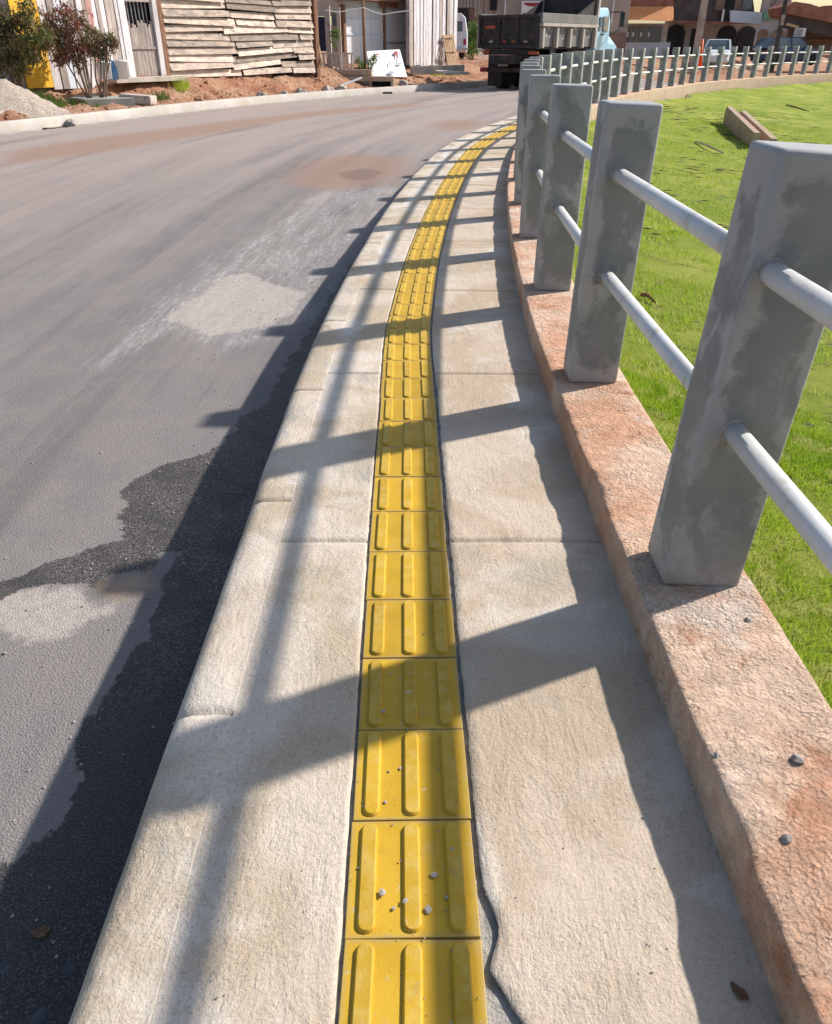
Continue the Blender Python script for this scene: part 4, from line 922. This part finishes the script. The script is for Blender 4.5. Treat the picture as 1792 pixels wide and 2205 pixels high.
put('porch_post', M['beige'], boxpx(705, 12, 716, 156, 30.8, .25), hs); put('porch_post', M['beige'], boxpx(730, 15, 737, 152, 31.2, .2), hs)
put('porch_floor', M['tan_conc'], lambda m: boxpx(684, 150, 800, 163, 30.4, 3.5)(m), hs)
p = at(725, 75, 30.9); leafy('hanging_plant', [(*at(723, 78, 30.7), .22), (*at(725, 92, 30.7), .15), (*at(722, 68, 30.7), .12)], 700, .07, M['leaf_green'], 'bright green plant hanging between the porch posts', 'plant', Vector(at(723, 68, 30.7)), 2)
p = at(787, 166, 31.2); m = MB(); m.tube((0, 0, 0), (-.02, 0, 3.4), .05, seg=10); o = m.build('rusty_pole', M['wood_brown'], smooth=True); o.location = (p.x, p.y, bz(p.x, p.y) - .1); tag(o, 'thin rusty brown pole standing left of the tilted white board', 'pole')
leafy('potted_shrub', [(*at(800, 132, 31.0), .17), (*at(806, 122, 31.0), .12), (*at(778, 140, 31.0), .16), (*at(795, 150, 31.0), .14), (*at(770, 128, 31.0), .12)], 900, .06, M['leaf_green'], 'small green shrub around the foot of the rusty pole', 'shrub', fz(at(785, 162, 31.0)), 4)
p = at(690, 158, 29.2); m = MB(); a_ = at(700, 165, 29); c_ = at(686, 96, 29.6); m.bar(a_, c_, .05); tag(m.build('leaning_stick', M['wood_new']), 'thin stick leaning against the dark fence post', 'stick')
m = MB(); m.bar(at(735, 184, 28.6), at(779, 167, 29.), .05); tag(m.build('white_pipe', M['white']), 'white pipe lying slanted against the concrete drain box', 'pipe')
# tilted white board with paint marks
bd = thing('white_board', 'large white painted board leaning back with red and grey paint marks', 'board'); bY = 31.6
q = [at(799, 165, 31.1), at(877, 165, 32.6), at(861, 106, 32.8), at(790, 110, 31.4)]; nb = (q[1] - q[0]).cross(q[3] - q[0]).normalized()
m = MB(); m.prism(q, -nb * .05 if nb.y < 0 else nb * .05); m.build('panel', M['white'], bd)
fr = nb if nb.y < 0 else -nb
def on_board(px, py):
    v_ = (165 - py) / 57; l_ = 799 - 9 * v_; r_ = 877 - 16 * v_; u_ = (px - l_) / (r_ - l_)
    return q[0].lerp(q[1], u_).lerp(q[3].lerp(q[2], u_), v_) + fr * .06
def marks(L, nm, mat):
    m = MB()
    for px, py, w, h in L:
        m.prism([on_board(px + w * math.cos(a_) * (1 + .3 * math.sin(3 * a_ + px)), py + h * math.sin(a_)) for a_ in np.linspace(0, 6.283, 11)[:-1]], fr * .004)
    m.build(nm, mat, bd)
marks([(810, 117, 3, 2)], 'red_mark', M['red_paint'])
marks([(849, 116, 4.5, 3.5), (852, 122, 1.5, 6)], 'red_mark', M['red_paint'])
marks([(857, 139, 6, 2), (839, 158, 7, 4), (806, 122, 4, 2), (813, 125, 2, 4), (856, 130, 1, 8), (817, 136, 1, 2), (836, 137, 1.5, 4), (858, 119, 1.5, 4), (805, 159, 2, 2), (855, 163, 2, 1.5)], 'grey_mark', M['grey_paint'])
# drain inlet box
db = thing('drain_box', 'concrete storm drain box open at the front behind the kerb', 'drain')
put('top_slab', M['tan_conc'], boxpx(736, 165, 848, 175, 30.2, .8), db)
put('side', M['tan_conc'], boxpx(795, 175.3, 801, 193, 30.2, 1.0), db); put('side', M['tan_conc'], boxpx(842, 175.3, 848, 193, 30.2, 1.0), db)
put('side_wall', M['wetcem'], boxpx(737, 175.3, 795, 193, 30.35, .8), db)
put('opening', M['dark'], boxpx(801.3, 175.4, 841.7, 193, 30.5, .5), db)
put('kerb_inlet', M['dark'], boxpx(820, 198, 845, 203, float(at(832, 200, 29.9).y) - .3, .1), db)
# slat shed and pallet
sh = thing('slat_shed', 'tall shed wall of upright whitewashed wooden slats', 'shed'); sY = 35.0
put('backing', M['dark'], panel(884, -60, 978, 136, LS, .05, -.12), sh)
x = 884.
while x < 980:
    w = random.uniform(5.5, 8.5); put('slat', M['wood_white'] if random.random() < .62 else M['wood_grey'], panel(x, -60, x + w * .78, 141 + random.uniform(-1.5, 1), LS, .04, random.uniform(-.03, .03)), sh); x += w
# two side slats
put('corner_post', M['wood_grey'], panel(879, -60, 884, 140, LS, .15, .06), sh)
pl = thing('wooden_pallet', 'new pine pallet leaning against the slat shed', 'pallet', at(975, 142, sY - .7))
def pal(k0, nm):
    a0, a1 = at(966 + k0 * 20, 142, LS(966 + k0 * 20) - .7), at(955 + k0 * 20, 76 - 3 * k0, LS(955 + k0 * 20) - .15); m = MB(); m.bar(a0, a1, .05, .03); o = m.build(nm, M['wood_new']); o.parent = pl; o.matrix_parent_inverse = Matrix.Translation(pl.location).inverted()
for k in range(7): pal(k / 6, 'slat')
for f in (.06, .5, .94):
    a0 = at(966, 142, LS(966) - .75).lerp(at(955, 76, LS(955) - .2), f); a1 = at(986, 142, LS(986) - .75).lerp(at(975, 73, LS(975) - .2), f); m = MB(); m.bar(a0 - Vector((.03, .06, 0)), a1 + Vector((.03, -.06, 0)), .05, .08); o = m.build('cross_batten', M['wood_new']); o.parent = pl; o.matrix_parent_inverse = Matrix.Translation(pl.location).inverted()
# slab path and low wall before the shed
put_root = thing('broken_slab', 'pale concrete slab lying crooked on the earth before the slat shed', 'slab')
m = MB(); q = [at(935, 160, 33.6), at(985, 157, 33.4), at(1010, 170, 32.6), at(960, 175, 32.2)]; m.prism([Vector((v.x, v.y, .50 - .02 * i)) for i, v in enumerate(q)], (0, 0, .07)); m.build('slab', M['conc'], put_root)
m = MB(); m.bar(at(885, 152, 33.4), at(998, 148, 34.2), .2, .28); o = m.build('low_border', M['conc']); tag(o, 'low mossy concrete border at the foot of the slat shed', 'border')
tuft(930, 147, 34.6, 1.3, .12, 500, 'thin grass growing along the foot of the slat shed', 'blade', 'grass_tuft', 'grass tuft', .1)

# ------------------------------------------------------------------ vehicles
def wheel(root, x, y, r, w, nm='wheel'):
    m = MB(); m.loft([[(x + sx, y + k * math.cos(a_), r + k * math.sin(a_)) for a_ in np.linspace(0, 6.283, 25)[:-1]] for sx, k in ((-w / 2, r * .6), (-w / 2, r * .9), (-w / 2 + .03, r), (w / 2 - .03, r), (w / 2, r * .9), (w / 2, r * .6))]); o = m.build(nm, M['rubber'], root, smooth=True)
    s_ = 1 if x > 0 else -1; m = MB(); m.tube((x + s_ * (w / 2 - .06), y, r), (x + s_ * (w / 2 - .005), y, r), r * .6, r * .52, 16); m.build('rim', M['steel'], o)
def car(name, label, loc, rz, paint, kind='hatch', L=4., W_=1.68, H_=1.45):
    t = thing(name, label, 'car', loc, rz); hw = W_ / 2; m = MB()
    def ring(y, w, zb, zt, zs):   # closed cross-section: bottom, shoulder, top
        return [(-w * .92, y, zb), (w * .92, y, zb), (w, y, zb + .12), (w, y, zs), (w * .93, y, zt), (-w * .93, y, zt), (-w, y, zs), (-w, y, zb + .12)]
    f = L / 2
    m.loft([ring(-f, hw * .8, .3, .62, .55), ring(-f + .08, hw * .93, .22, .8, .65), ring(-f + .5, hw, .18, .9, .72), ring(-.3, hw, .18, .92, .76), ring(f - 1.1, hw, .18, .92, .74), ring(f - .3, hw * .96, .2, .78, .62), ring(f - .02, hw * .82, .28, .58, .5)])
    m.build('body', paint, t, smooth=False, bev=.015)
    m = MB()
    def gr(y, w, z): return (y, w, z)
    yb0, yb1, yt0, yt1 = -f + .12, f - 1.05, -f + .55, .35
    m.loft([[(-hw * .9, yb0, .9), (hw * .9, yb0, .9), (hw * .9, yb1, .9), (-hw * .9, yb1, .9)], [(-hw * .84, (yb0 + yt0) / 2, H_ * .82), (hw * .84, (yb0 + yt0) / 2, H_ * .82), (hw * .84, (yb1 + yt1) / 2, H_ * .82), (-hw * .84, (yb1 + yt1) / 2, H_ * .82)],
            [(-hw * .74, yt0, H_ - .03), (hw * .74, yt0, H_ - .03), (hw * .74, yt1, H_ - .03), (-hw * .74, yt1, H_ - .03)]]); m.build('windows', M['glass'], t)
    m = MB(); m.loft([[(-hw * .75, yt0 - .02, H_ - .05), (hw * .75, yt0 - .02, H_ - .05), (hw * .75, yt1 + .02, H_ - .05), (-hw * .75, yt1 + .02, H_ - .05)], [(-hw * .6, yt0 + .1, H_), (hw * .6, yt0 + .1, H_), (hw * .6, yt1 - .15, H_), (-hw * .6, yt1 - .15, H_)]])
    for s_ in (-1, 1):
        for y0, y1 in ((yb0, yt0), (yb1, yt1), (-.35, -.35)): m.bar((s_ * hw * .905, y0, .9), (s_ * hw * .75, y1, H_ - .03), .07)
    m.build('roof', paint, t)
    for s_ in (-1, 1):
        for y_ in (-f + .72, f - .78): wheel(t, s_ * (hw - .09), y_, .31, .19)
        m = MB(); m.box((s_ * hw * .68, f - .08, .62), (.34, .16, .13), bev=.02); m.build('headlight', M['chrome'], t)
        m = MB(); m.box((s_ * hw * .8, -f + .06, .7), (.2, .12, .2), bev=.02); m.build('tail_light', M['red_paint'], t)
        m = MB(); m.box((s_ * (hw + .08), .55, .95), (.16, .1, .12), bev=.02); m.build('mirror', paint, t)
    return t
pc = at(1543, 122, 55); car('parked_car', 'small white hatchback parked before the arches behind the fence', (pc.x, 55, .22), R(160), M['car_white'], W_=1.6)
pc = at(1694, 135, 55); car('parked_car', 'dark blue car parked behind the far fence by the second pole', (pc.x - .1, 55, .30), R(-75), M['car_blue'], L=4.1)

def van():
    Y_ = 44.; p = at(985, 127, Y_); t = thing('white_van', 'old white van with a dark rear window half hidden by the slat shed', 'van', (p.x - .35, Y_, p.z), R(8)); W_ = .86; m = MB()
    sec = lambda y, k: [(-W_ * k, y, .28), (W_ * k, y, .28), (W_ * 1.02 * k, y, .6), (W_ * k, y, 1.1), (W_ * .86 * k, y, 1.72), (W_ * .6 * k, y, 1.9), (-W_ * .6 * k, y, 1.9), (-W_ * .86 * k, y, 1.72), (-W_ * k, y, 1.1), (-W_ * 1.02 * k, y, .6)]
    m.loft([sec(0, .93), sec(.12, 1), sec(4, 1), sec(4.2, .9)]); m.build('body', M['car_white'], t, bev=.02)
    m = MB(); m.box((0, -.0, 1.36), (1.15, .04, .42), bev=.015); m.build('rear_window', M['glass'], t)
    for s_ in (-1, 1):
        m = MB(); m.box((s_ * .84, 1.0, 1.35), (.1, .9, .38), bev=.02); m.build('side_window', M['glass'], t)
        wheel(t, s_ * .72, .8, .32, .2); wheel(t, s_ * .72, 3.3, .32, .2)
        m = MB(); m.box((s_ * .7, -.02, .72), (.12, .05, .26), bev=.01); m.build('tail_light', M['red_paint'], t)
    m = MB(); m.box((0, -.06, .42), (1.7, .12, .14), bev=.03); m.build('bumper', M['chrome'], t)
    return t
van()

# tipper truck: local +y forward, x right, origin under the rear right corner of the bed
TR = R(-37); p = at(1152, 192, 31.4)
tk = thing('tipper_truck', 'black tipper truck with ribbed grey bed and light blue cab seen from behind', 'truck', (p.x, p.y, -.02), TR)
bw, z0, z1, bl = 2.42, 1.30, 2.30, 4.3
def tbx(nm, mat, c, d, rot=None, bev=.008, par=None):
    m = MB(); m.box(c, d, rot, bev); return m.build(nm, mat, par or tk)
tg = tbx('tailgate', M['truck_dark'], (-bw / 2, 0, (z0 + z1) / 2), (bw, .08, z1 - z0))
for x_ in (-bw + .05, -bw + .85, -bw / 2 + .4, -.05): tbx('rib', M['truck_dark'], (x_, -.07, (z0 + z1) / 2), (.09, .07, z1 - z0 - .02), par=tg)
tbx('rib', M['truck_dark'], (-bw / 2, -.075, z1 - .05), (bw, .09, .1), par=tg); tbx('rib', M['truck_dark'], (-bw / 2, -.075, z0 + .05), (bw, .09, .1), par=tg)
for x_, w_ in ((-bw + .55, .16), (-1.3, .14), (-.95, .14), (-.45, .16)): tbx('marker_light', M['chassis_red'] if w_ < .15 else M['beige'], (x_, -.095, z0 + .2), (w_, .02, .06), par=tg)
# worn tail lettering patch, unreadable
tbx('faded_lettering', M['chassis_red'], (-bw + .48, -.06, z1 - .36), (.42, .01, .09), par=tg)
for s_, x_ in ((1, 0), (-1, -bw)):
    sd_ = tbx('bed_side', M['truck_grey'], (x_ - s_ * .03, bl / 2, (z0 + z1) / 2 + .02), (.06, bl, z1 - z0 - .04))
    tbx('top_rail', M['truck_grey'], (x_ + s_ * .03, bl / 2, z1 - .10), (.16, bl, .28), par=sd_)
    tbx('ledge', M['truck_pale'], (x_ + s_ * .06, bl / 2, z1 - .30), (.2, bl, .1), par=sd_)
    for k in range(5): tbx('rib', M['truck_pale'], (x_ + s_ * .08, .12 + k * (bl - .25) / 4, (z0 + z1) / 2 - .2), (.14, .13, z1 - z0 - .42), par=sd_)
    m = MB(); random.seed(5)
    if s_ > 0:
        for k in range(4):
            y0 = .3 + k * 1.02
            for j in range(9):
                yy, zz = y0 + random.uniform(0, .55), z0 + .25 + random.uniform(0, .35); m.bar((.008, yy, zz), (.008, yy + random.uniform(-.16, .16), zz + random.uniform(.05, .16)), .012, .012)
        m.build('chalk_scribble', M['white'], sd_)
    else: m.b.free()
tbx('bed_floor', M['truck_dark'], (-bw / 2, bl / 2, z0 + .02), (bw - .14, bl - .1, .1))
# sloping headboard with protector over the cab
hb = MB(); hb.prism([(-bw + .04, bl - .02, z0), (-.04, bl - .02, z0), (-.04, bl + .16, 2.98), (-bw + .04, bl + .16, 2.98)], (0, .06, 0)); hbo = hb.build('headboard', M['truck_dark'], tk)
for x_ in (-.02, -bw + .02): m = MB(); m.bar((x_, bl - .02, z0), (x_, bl + .16, 3.0), .14, .14); m.build('upright', M['truck_pale'], hbo)
m = MB(); m.bar((-bw, bl + .15, 3.0), (0, bl + .15, 3.0), .1, .08); m.build('top_bar', M['truck_grey'], hbo)
m = MB(); m.prism([(-bw, bl + .2, 2.97), (0, bl + .2, 2.97), (0, bl + .6, 3.12), (-bw, bl + .6, 3.12)], (0, 0, .05)); m.build('cab_protector', M['truck_pale'], hbo)
# sloped wing of the side towards the headboard
for x_ in (-.05, -bw + .05):
    m = MB(); m.prism([(x_, bl - 1.5, z1), (x_, bl, z1), (x_, bl + .12, 2.9)], (-.05, 0, 0)); m.build('side_wing', M['truck_dark'], hbo)
# chassis and rear
tbx('chassis', M['truck_dark'], (-bw / 2, 3.6, .95), (.9, 8.2, .26)); tbx('cross_member', M['truck_dark'], (-bw / 2, .1, 1.18), (2.0, .16, .16)); tbx('reflector', M['chassis_red'], (-.15, .0, 1.16), (.4, .05, .1)); tbx('reflector', M['chassis_red'], (-bw + .3, .0, 1.18), (.3, .05, .1))
tbx('rear_bumper', M['truck_dark'], (-bw / 2, .1, .62), (2.35, .1, .14)); tbx('license_plate', M['beige'], (-bw / 2 - .2, .04, .8), (.4, .02, .13))
for x_ in (-.4, -bw + .4): tbx('side_tank', M['truck_dark'], (x_, 3.35, .92), (.5, 1.7, .7), bev=.05)
for x_ in (-bw + .38, -.38):
    tbx('mudflap', M['truck_dark'], (x_, .55, .58), (.62, .02, 1.0)); tbx('flap_trim', M['steel'], (x_, .53, .98), (.55, .015, .03))
for x_ in (-bw + .4, -.4):
    for y_ in (1.15, 2.4, bl + 2.2): wheel(tk, x_, y_, .5, .52 if y_ < 5 else .3)
for x_ in (-bw + .2, -.2): m = MB(); m.box((x_, .04, .62), (.28, .05, .12), bev=.01); m.build('tail_light', M['red_paint'], tk)
# cab with long nose
cx_ = -bw / 2; cy_ = bl + .45
m = MB(); sec = lambda y, w, zb, zt: [(cx_ - w, y, zb), (cx_ + w, y, zb), (cx_ + w, y, zt - .35), (cx_ + w * .9, y, zt), (cx_ - w * .9, y, zt), (cx_ - w, y, zt - .35)]
m.loft([sec(cy_, 1.08, .8, 2.62), sec(cy_ + 1.05, 1.08, .8, 2.65), sec(cy_ + 1.22, 1.05, .8, 2.48)]); cabo = m.build('cab', M['truck_blue'], tk, bev=.05, smooth=False)
m = MB(); m.loft([[(cx_ - 1.0, y, .75), (cx_ + 1.0, y, .75), (cx_ + 1.0, y, zt - .3), (cx_ + .7, y, zt), (cx_ - .7, y, zt), (cx_ - 1.0, y, zt - .3)] for y, zt in ((cy_ + 1.2, 1.78), (cy_ + 1.9, 1.74), (cy_ + 2.2, 1.6), (cy_ + 2.32, 1.25))]); m.build('hood', M['truck_blue'], tk, bev=.04)
for s_ in (1, -1):
    x_ = cx_ + s_ * 1.1; tbx('side_window', M['glass'], (x_, cy_ + .7, 2.1), (.03, .45, .5), par=cabo, bev=.01); tbx('quarter_window', M['glass'], (x_, cy_ + .24, 2.1), (.03, .2, .45), par=cabo, bev=.01)
    tbx('door_handle', M['bars'], (x_ + s_ * .015, cy_ + .5, 1.75), (.03, .2, .05), par=cabo)
    m = MB(); m.bar((x_, cy_ + 1.1, 2.5), (x_ + s_ * .45, cy_ + 1.2, 2.5), .04); m.bar((x_, cy_ + 1.1, 1.7), (x_ + s_ * .42, cy_ + 1.2, 1.95), .03); mo = m.build('mirror_arm', M['bars'], cabo)
    tbx('mirror', M['bars'], (x_ + s_ * .45, cy_ + 1.2, 2.25), (.2, .08, .5), par=cabo, bev=.02)
m = MB(); m.tube((cx_ + 1.02, cy_ + .05, 1.2), (cx_ + 1.02, cy_ + .05, 1.21), .3); m.b.free()
tbx('windscreen', M['glass'], (cx_, cy_ + 1.2, 2.2), (1.8, .03, .5), Matrix.Rotation(R(-8), 3, 'X'), par=cabo)

# ------------------------------------------------------------------ street buildings beyond
def hse(name, label, Y_, ref=(1200, 100)): return thing(name, label, 'building', at(ref[0], ref[1], Y_))
h = hse('plank_house', 'dark unpainted plank house behind the truck and the van', 50, (1010, 110))
put('wall', M['brownwall'], boxpx(955, -120, 1040, 112, 52, .3), h)
def vpl(m, px0, px1, py0, py1, Y_, st=6):
    x = px0
    while x < px1: boxpx(x, py0, x + st * .8, py1, Y_ + random.uniform(0, .05), .05)(m); x += st
put('cladding', M['wood_grey'], lambda m: (vpl(m, 1022, 1040, -80, 36, 51.7), vpl(m, 984, 1022, -80, 16, 51.8, 7)), h)
put('window', M['dark'], lambda m: (boxpx(984, 18, 1008, 60, 51.9, .05)(m), boxpx(988, 70, 1006, 108, 51.9, .05)(m)), h)
put('beam', M['beige'], boxpx(980, 62, 1030, 66, 51.75, .1), h)
h = hse('beige_house', 'long stained beige wall of a house behind the truck', 54, (1150, 110))
put('wall', M['beige'], boxpx(1040, -140, 1345, 118, 55, .3), h); put('downpipe', M['white'], boxpx(1082, -40, 1085, 110, 54.8, .1), h)
put('plinth', M['brownwall'], boxpx(1040, 70, 1345, 118, 54.9, .08), h)
put('window', M['dark'], boxpx(1055, -20, 1070, 22, 54.85, .1), h); put('downpipe', M['white'], boxpx(1316, -40, 1319, 50, 54.8, .1), h)
ps_ = thing('advert_banner', 'white banner with dark red oval and pale blue car picture on the beige wall', 'banner', at(1147, 15, 54.5)); put('panel', M['white'], boxpx(1122, 2, 1172, 34, 54.4, .05), ps_)
def oval(m):
    m.prism([at(1147 + 19 * math.cos(a_), 5.5 + 8 * math.sin(a_), 54.38) for a_ in np.linspace(0, math.pi, 14)], (0, .015, 0))
put('red_oval', M['red_paint'], oval, ps_)
put('picture', M['bluewhite'], lambda m: m.prism([at(*v, 54.38) for v in ((1124, 33), (1130, 28), (1142, 26), (1158, 20), (1170, 12), (1171, 33))], (0, .012, 0)), ps_)
put('car_shape', M['car_blue'], lambda m: m.prism([at(*v, 54.37) for v in ((1124, 31), (1127, 28.6), (1134, 27), (1139, 29), (1139, 31))], (0, .008, 0)), ps_)
leafy('tree', blobs_px([(1020, 70, .55), (1024, 90, .5), (1016, 105, .5), (1028, 60, .35)], 49), 2200, .14, M['leaf_green'], 'narrow green tree between the van and the truck', 'tree', Vector(at(1020, 128, 49)), 3)
gt = thing('wire_gate', 'low white wire gate left of the truck tailgate', 'gate', at(1040, 125, 47))
put('frame', M['white'], lambda m: [boxpx(1029 + 4 * k, 100, 1030 + 4 * k, 124, 46, .03)(m) for k in range(7)] + [boxpx(1028, 104, 1056, 105, 46, .04)(m), boxpx(1028, 122, 1056, 123, 46, .04)(m)], gt)

BY = 60
h = hse('shop', 'shop with brown roof, orange striped awning and tall glazed front', BY, (1390, 115))
put('wall', M['cream'], boxpx(1330, 50, 1430, 122, BY, .4), h); put('wall', M['bluewhite'], boxpx(1334, 91, 1440, 122, BY - .1, .1), h)
put('roof', M['roof'], lambda m: m.prism([at(*v, BY - 1) for v in ((1322, -30), (1450, -30), (1452, 21), (1345, 18), (1330, 0))], (0, 2.5, .8)), h)
def aw(m):
    x = 1345
    while x < 1450: m.prism([at(x, 15, BY - 1.2), at(x + 2.6, 15, BY - 1.2), at(x + 2.6, 43, BY - 2.0), at(x, 43, BY - 2.0)], (0, .05, .04)); x += 3.3
    m.prism([at(1344, 16, BY - 1.1), at(1451, 19, BY - 1.1), at(1451, 45, BY - 1.85), at(1344, 42, BY - 1.85)], (0, .04, .02))
put('awning', M['awning'], aw, h)
put('window', M['glass'], boxpx(1342, 56, 1422, 90, BY - .08, .05), h)
put('window_frame', M['steel'], lambda m: [boxpx(px, 54, px + 1.6, 91, BY - .12, .06)(m) for px in (1341, 1356, 1369, 1388, 1405, 1422)] + [boxpx(1341, 53, 1423, 56, BY - .12, .06)(m)], h)
put('notice', M['white'], lambda m: [boxpx(px, 69, px + 4, 79, BY - .14, .02)(m) for px in (1349, 1361, 1378, 1395)], h)
def arch(m, px0, px1, pyt, pyb, Y_, dep=.2, n_=14):
    c0 = at(px0, pyb, Y_); c1 = at(px1, pyb, Y_); zt = at(px0, pyt, Y_).z; w = (c1.x - c0.x) / 2; cx0 = (c0.x + c1.x) / 2; zs = max(c0.z + .1, zt - w * .8)
    pts = [(c0.x, Y_, c0.z), (c1.x, Y_, c0.z)] + [(cx0 + w * math.cos(a_), Y_, zs + (zt - zs) * math.sin(a_)) for a_ in np.linspace(0, math.pi, n_)]
    m.prism(pts, (0, dep, 0))
h = hse('arcade_house', 'brown house with two dark arches and a tiled porch roof', BY + 1, (1500, 115))
put('wall', M['beige'], boxpx(1425, 45, 1620, 122, BY + 1, .4), h)
put('arch_opening', M['dark'], lambda m: arch(m, 1428, 1468, 53, 122, BY + .9), h); put('arch_opening', M['dark'], lambda m: arch(m, 1538, 1578, 55, 122, BY + .9), h); put('arch_opening', M['dark'], lambda m: arch(m, 1580, 1620, 56, 122, BY + .9), h)
put('doorway', M['dark'], boxpx(1482, 62, 1506, 122, BY + .85, .1), h)
put('roof', M['roof_dark'], lambda m: (m.prism([at(*v, BY - .4) for v in ((1432, -20), (1620, -20), (1628, 50), (1450, 46), (1440, 20))], (0, 1.2, .4))), h)
put('roof_edge', M['roof'], lambda m: m.bar(at(1450, 46, BY - .5), at(1632, 50, BY - .5), .2, .12), h)
put('upper_wall', M['brownwall'], boxpx(1540, -60, 1610, 22, BY - .6, .3), h)
put('balcony', M['bluewhite'], lambda m: m.prism([at(*v, BY - 1.2) for v in ((1574, 22), (1642, 26), (1640, 52), (1574, 47))], (0, .2, 0)), h)
put('upper_door', M['dark'], boxpx(1556, -20, 1576, 46, BY - .7, .05), h); put('door_edge', M['white'], boxpx(1553, 20, 1557, 46, BY - .75, .05), h)
put('upper_window', M['glass'], boxpx(1598, -30, 1618, 20, BY - .7, .05), h)
h = hse('white_arcade', 'white house with arches and a pale green upper band', BY - 1, (1660, 100))
put('wall', M['bluewhite'], boxpx(1622, 43, 1696, 118, BY - 1, .3), h); put('green_band', M['green_paint'], boxpx(1642, 26, 1690, 43, BY - 1.1, .25), h)
put('upper_wall', M['beige'], boxpx(1640, -50, 1700, 26, BY - .9, .3), h)
put('arch_opening', M['tan_conc'], lambda m: arch(m, 1624, 1646, 62, 118, BY - 1.1, .08), h); put('arch_opening', M['tan_conc'], lambda m: arch(m, 1652, 1682, 63, 118, BY - 1.1, .08), h)
put('bars', M['white'], lambda m: [boxpx(px, 70, px + .8, 118, BY - 1.15, .03)(m) for px in (1657, 1662, 1667, 1672, 1677)], h)
h = hse('brown_roof_house', 'low house under a wide brown tiled roof at the right edge', 56, (1740, 100))
put('wall', M['brownwall'], boxpx(1690, 50, 1900, 115, 57, .4), h); put('beam', M['wood_brown'], boxpx(1690, 84, 1900, 92, 56.8, .1), h)
put('roof', M['roof'], lambda m: m.prism([at(*v, 55.2) for v in ((1696, 12), (1712, 3), (1745, 8), (1800, 26), (1900, 60), (1900, 78), (1792, 48), (1700, 30))], (0, 3, -.1)), h)
put('shaded_gable', M['roof_dark'], lambda m: m.prism([at(*v, 55.6) for v in ((1690, 30), (1760, 40), (1900, 90), (1900, 96), (1690, 60))], (0, .3, 0)), h)
put('roof_tile_edge', M['wood_new'], lambda m: m.bar(at(1695, 52, 55), at(1718, 58, 55), .25, .12), h)
h = hse('distant_house', 'far house showing a brown ridge against the sky at the top right', 75, (1770, 20)); put('roof', M['roof'], lambda m: m.prism([at(*v, 75) for v in ((1740, 20), (1775, 12), (1850, 9), (1900, 9), (1900, 60), (1740, 60))], (0, 3, -.2)), h)
ac = thing('air_conditioner', 'white boxed air conditioner on the wall under the brown roof', 'air conditioner', at(1722, 70, 54.8)); put('casing', M['white'], boxpx(1714, 60, 1733, 79, 54.8, .4), ac); put('grille', M['steel'], boxpx(1716, 62, 1727, 77, 54.76, .05), ac)
# poles
def pole(px, py, Y_, w, label, side='steel'):
    p = at(px, py, Y_); t = thing('utility_pole', label, 'utility pole', (p.x, p.y, 0)); m = MB(); m.loft([[(-w, -w * .8, 0), (w, -w * .8, 0), (w, w * .8, 0), (-w, w * .8, 0)], [(-w * .6, -w * .5, 9), (w * .6, -w * .5, 9), (w * .6, w * .5, 9), (-w * .6, w * .5, 9)]]); m.build('shaft', M[side], t, bev=.01)
    m = MB(); m.box((0, -w - .02, 2.6), (w * 1.6, .04, .5)); m.build('plate', M['beige'], t)
    m = MB(); m.bar((-.8, 0, 8.2), (.8, 0, 8.2), .1); m.build('crossarm', M['wood_brown'], t); return t
pole(1500, 112, 52, .19, 'pale grey concrete utility pole standing behind the middle of the far fence', 'beige')
pole(1674, 90, 53, .12, 'dark utility pole in front of the white arcade', 'bars')
pc = at(1509, 112, 50); t = thing('traffic_cone', 'tall orange traffic cone beside the pale utility pole', 'traffic cone', (pc.x, 50, .3)); m = MB(); m.tube((0, 0, 0), (0, 0, 1.35), .2, .05, 16); m.build('cone', M['cone'], t, smooth=True); MB().box((0, 0, .02), (.65, .65, .05), bev=.01).build('foot', M['cone'], t)
# cables across the porch
def cable(pts, r, label, mat='white'):
    m = MB()
    for a_, c_ in zip(pts, pts[1:]): m.tube(a_, c_, r, seg=6, caps=False)
    return tag(m.build('cable', M[mat], smooth=True), label, 'cable')
cable([at(*v, 30) for v in ((700, 22), (730, 26), (760, 20), (784, 16))], .013, 'thin white cable sagging left of the rusty pole')
cable([at(*v, 30) for v in ((784, 16), (806, 26), (826, 31), (860, 25), (888, 22))], .013, 'thin white cable sagging right of the rusty pole')
# earth mounds between the street and the shops, gravelly
for i, (px, Y_, w, hh, lb) in enumerate([(1420, 50, 4.5, .45, 'red earth mound behind the fence before the shop'), (1560, 52, 4., .55, 'red earth mound behind the fence below the white hatchback'), (1345, 48, 3.5, .5, 'red earth mound right of the truck')]):
    p = at(px, 140, Y_); heap('earth_mound', (p.x, Y_, -.12), w, 2., hh * .7, M['earth'], lb, 'earth mound', None, i + 11, .12, .6)
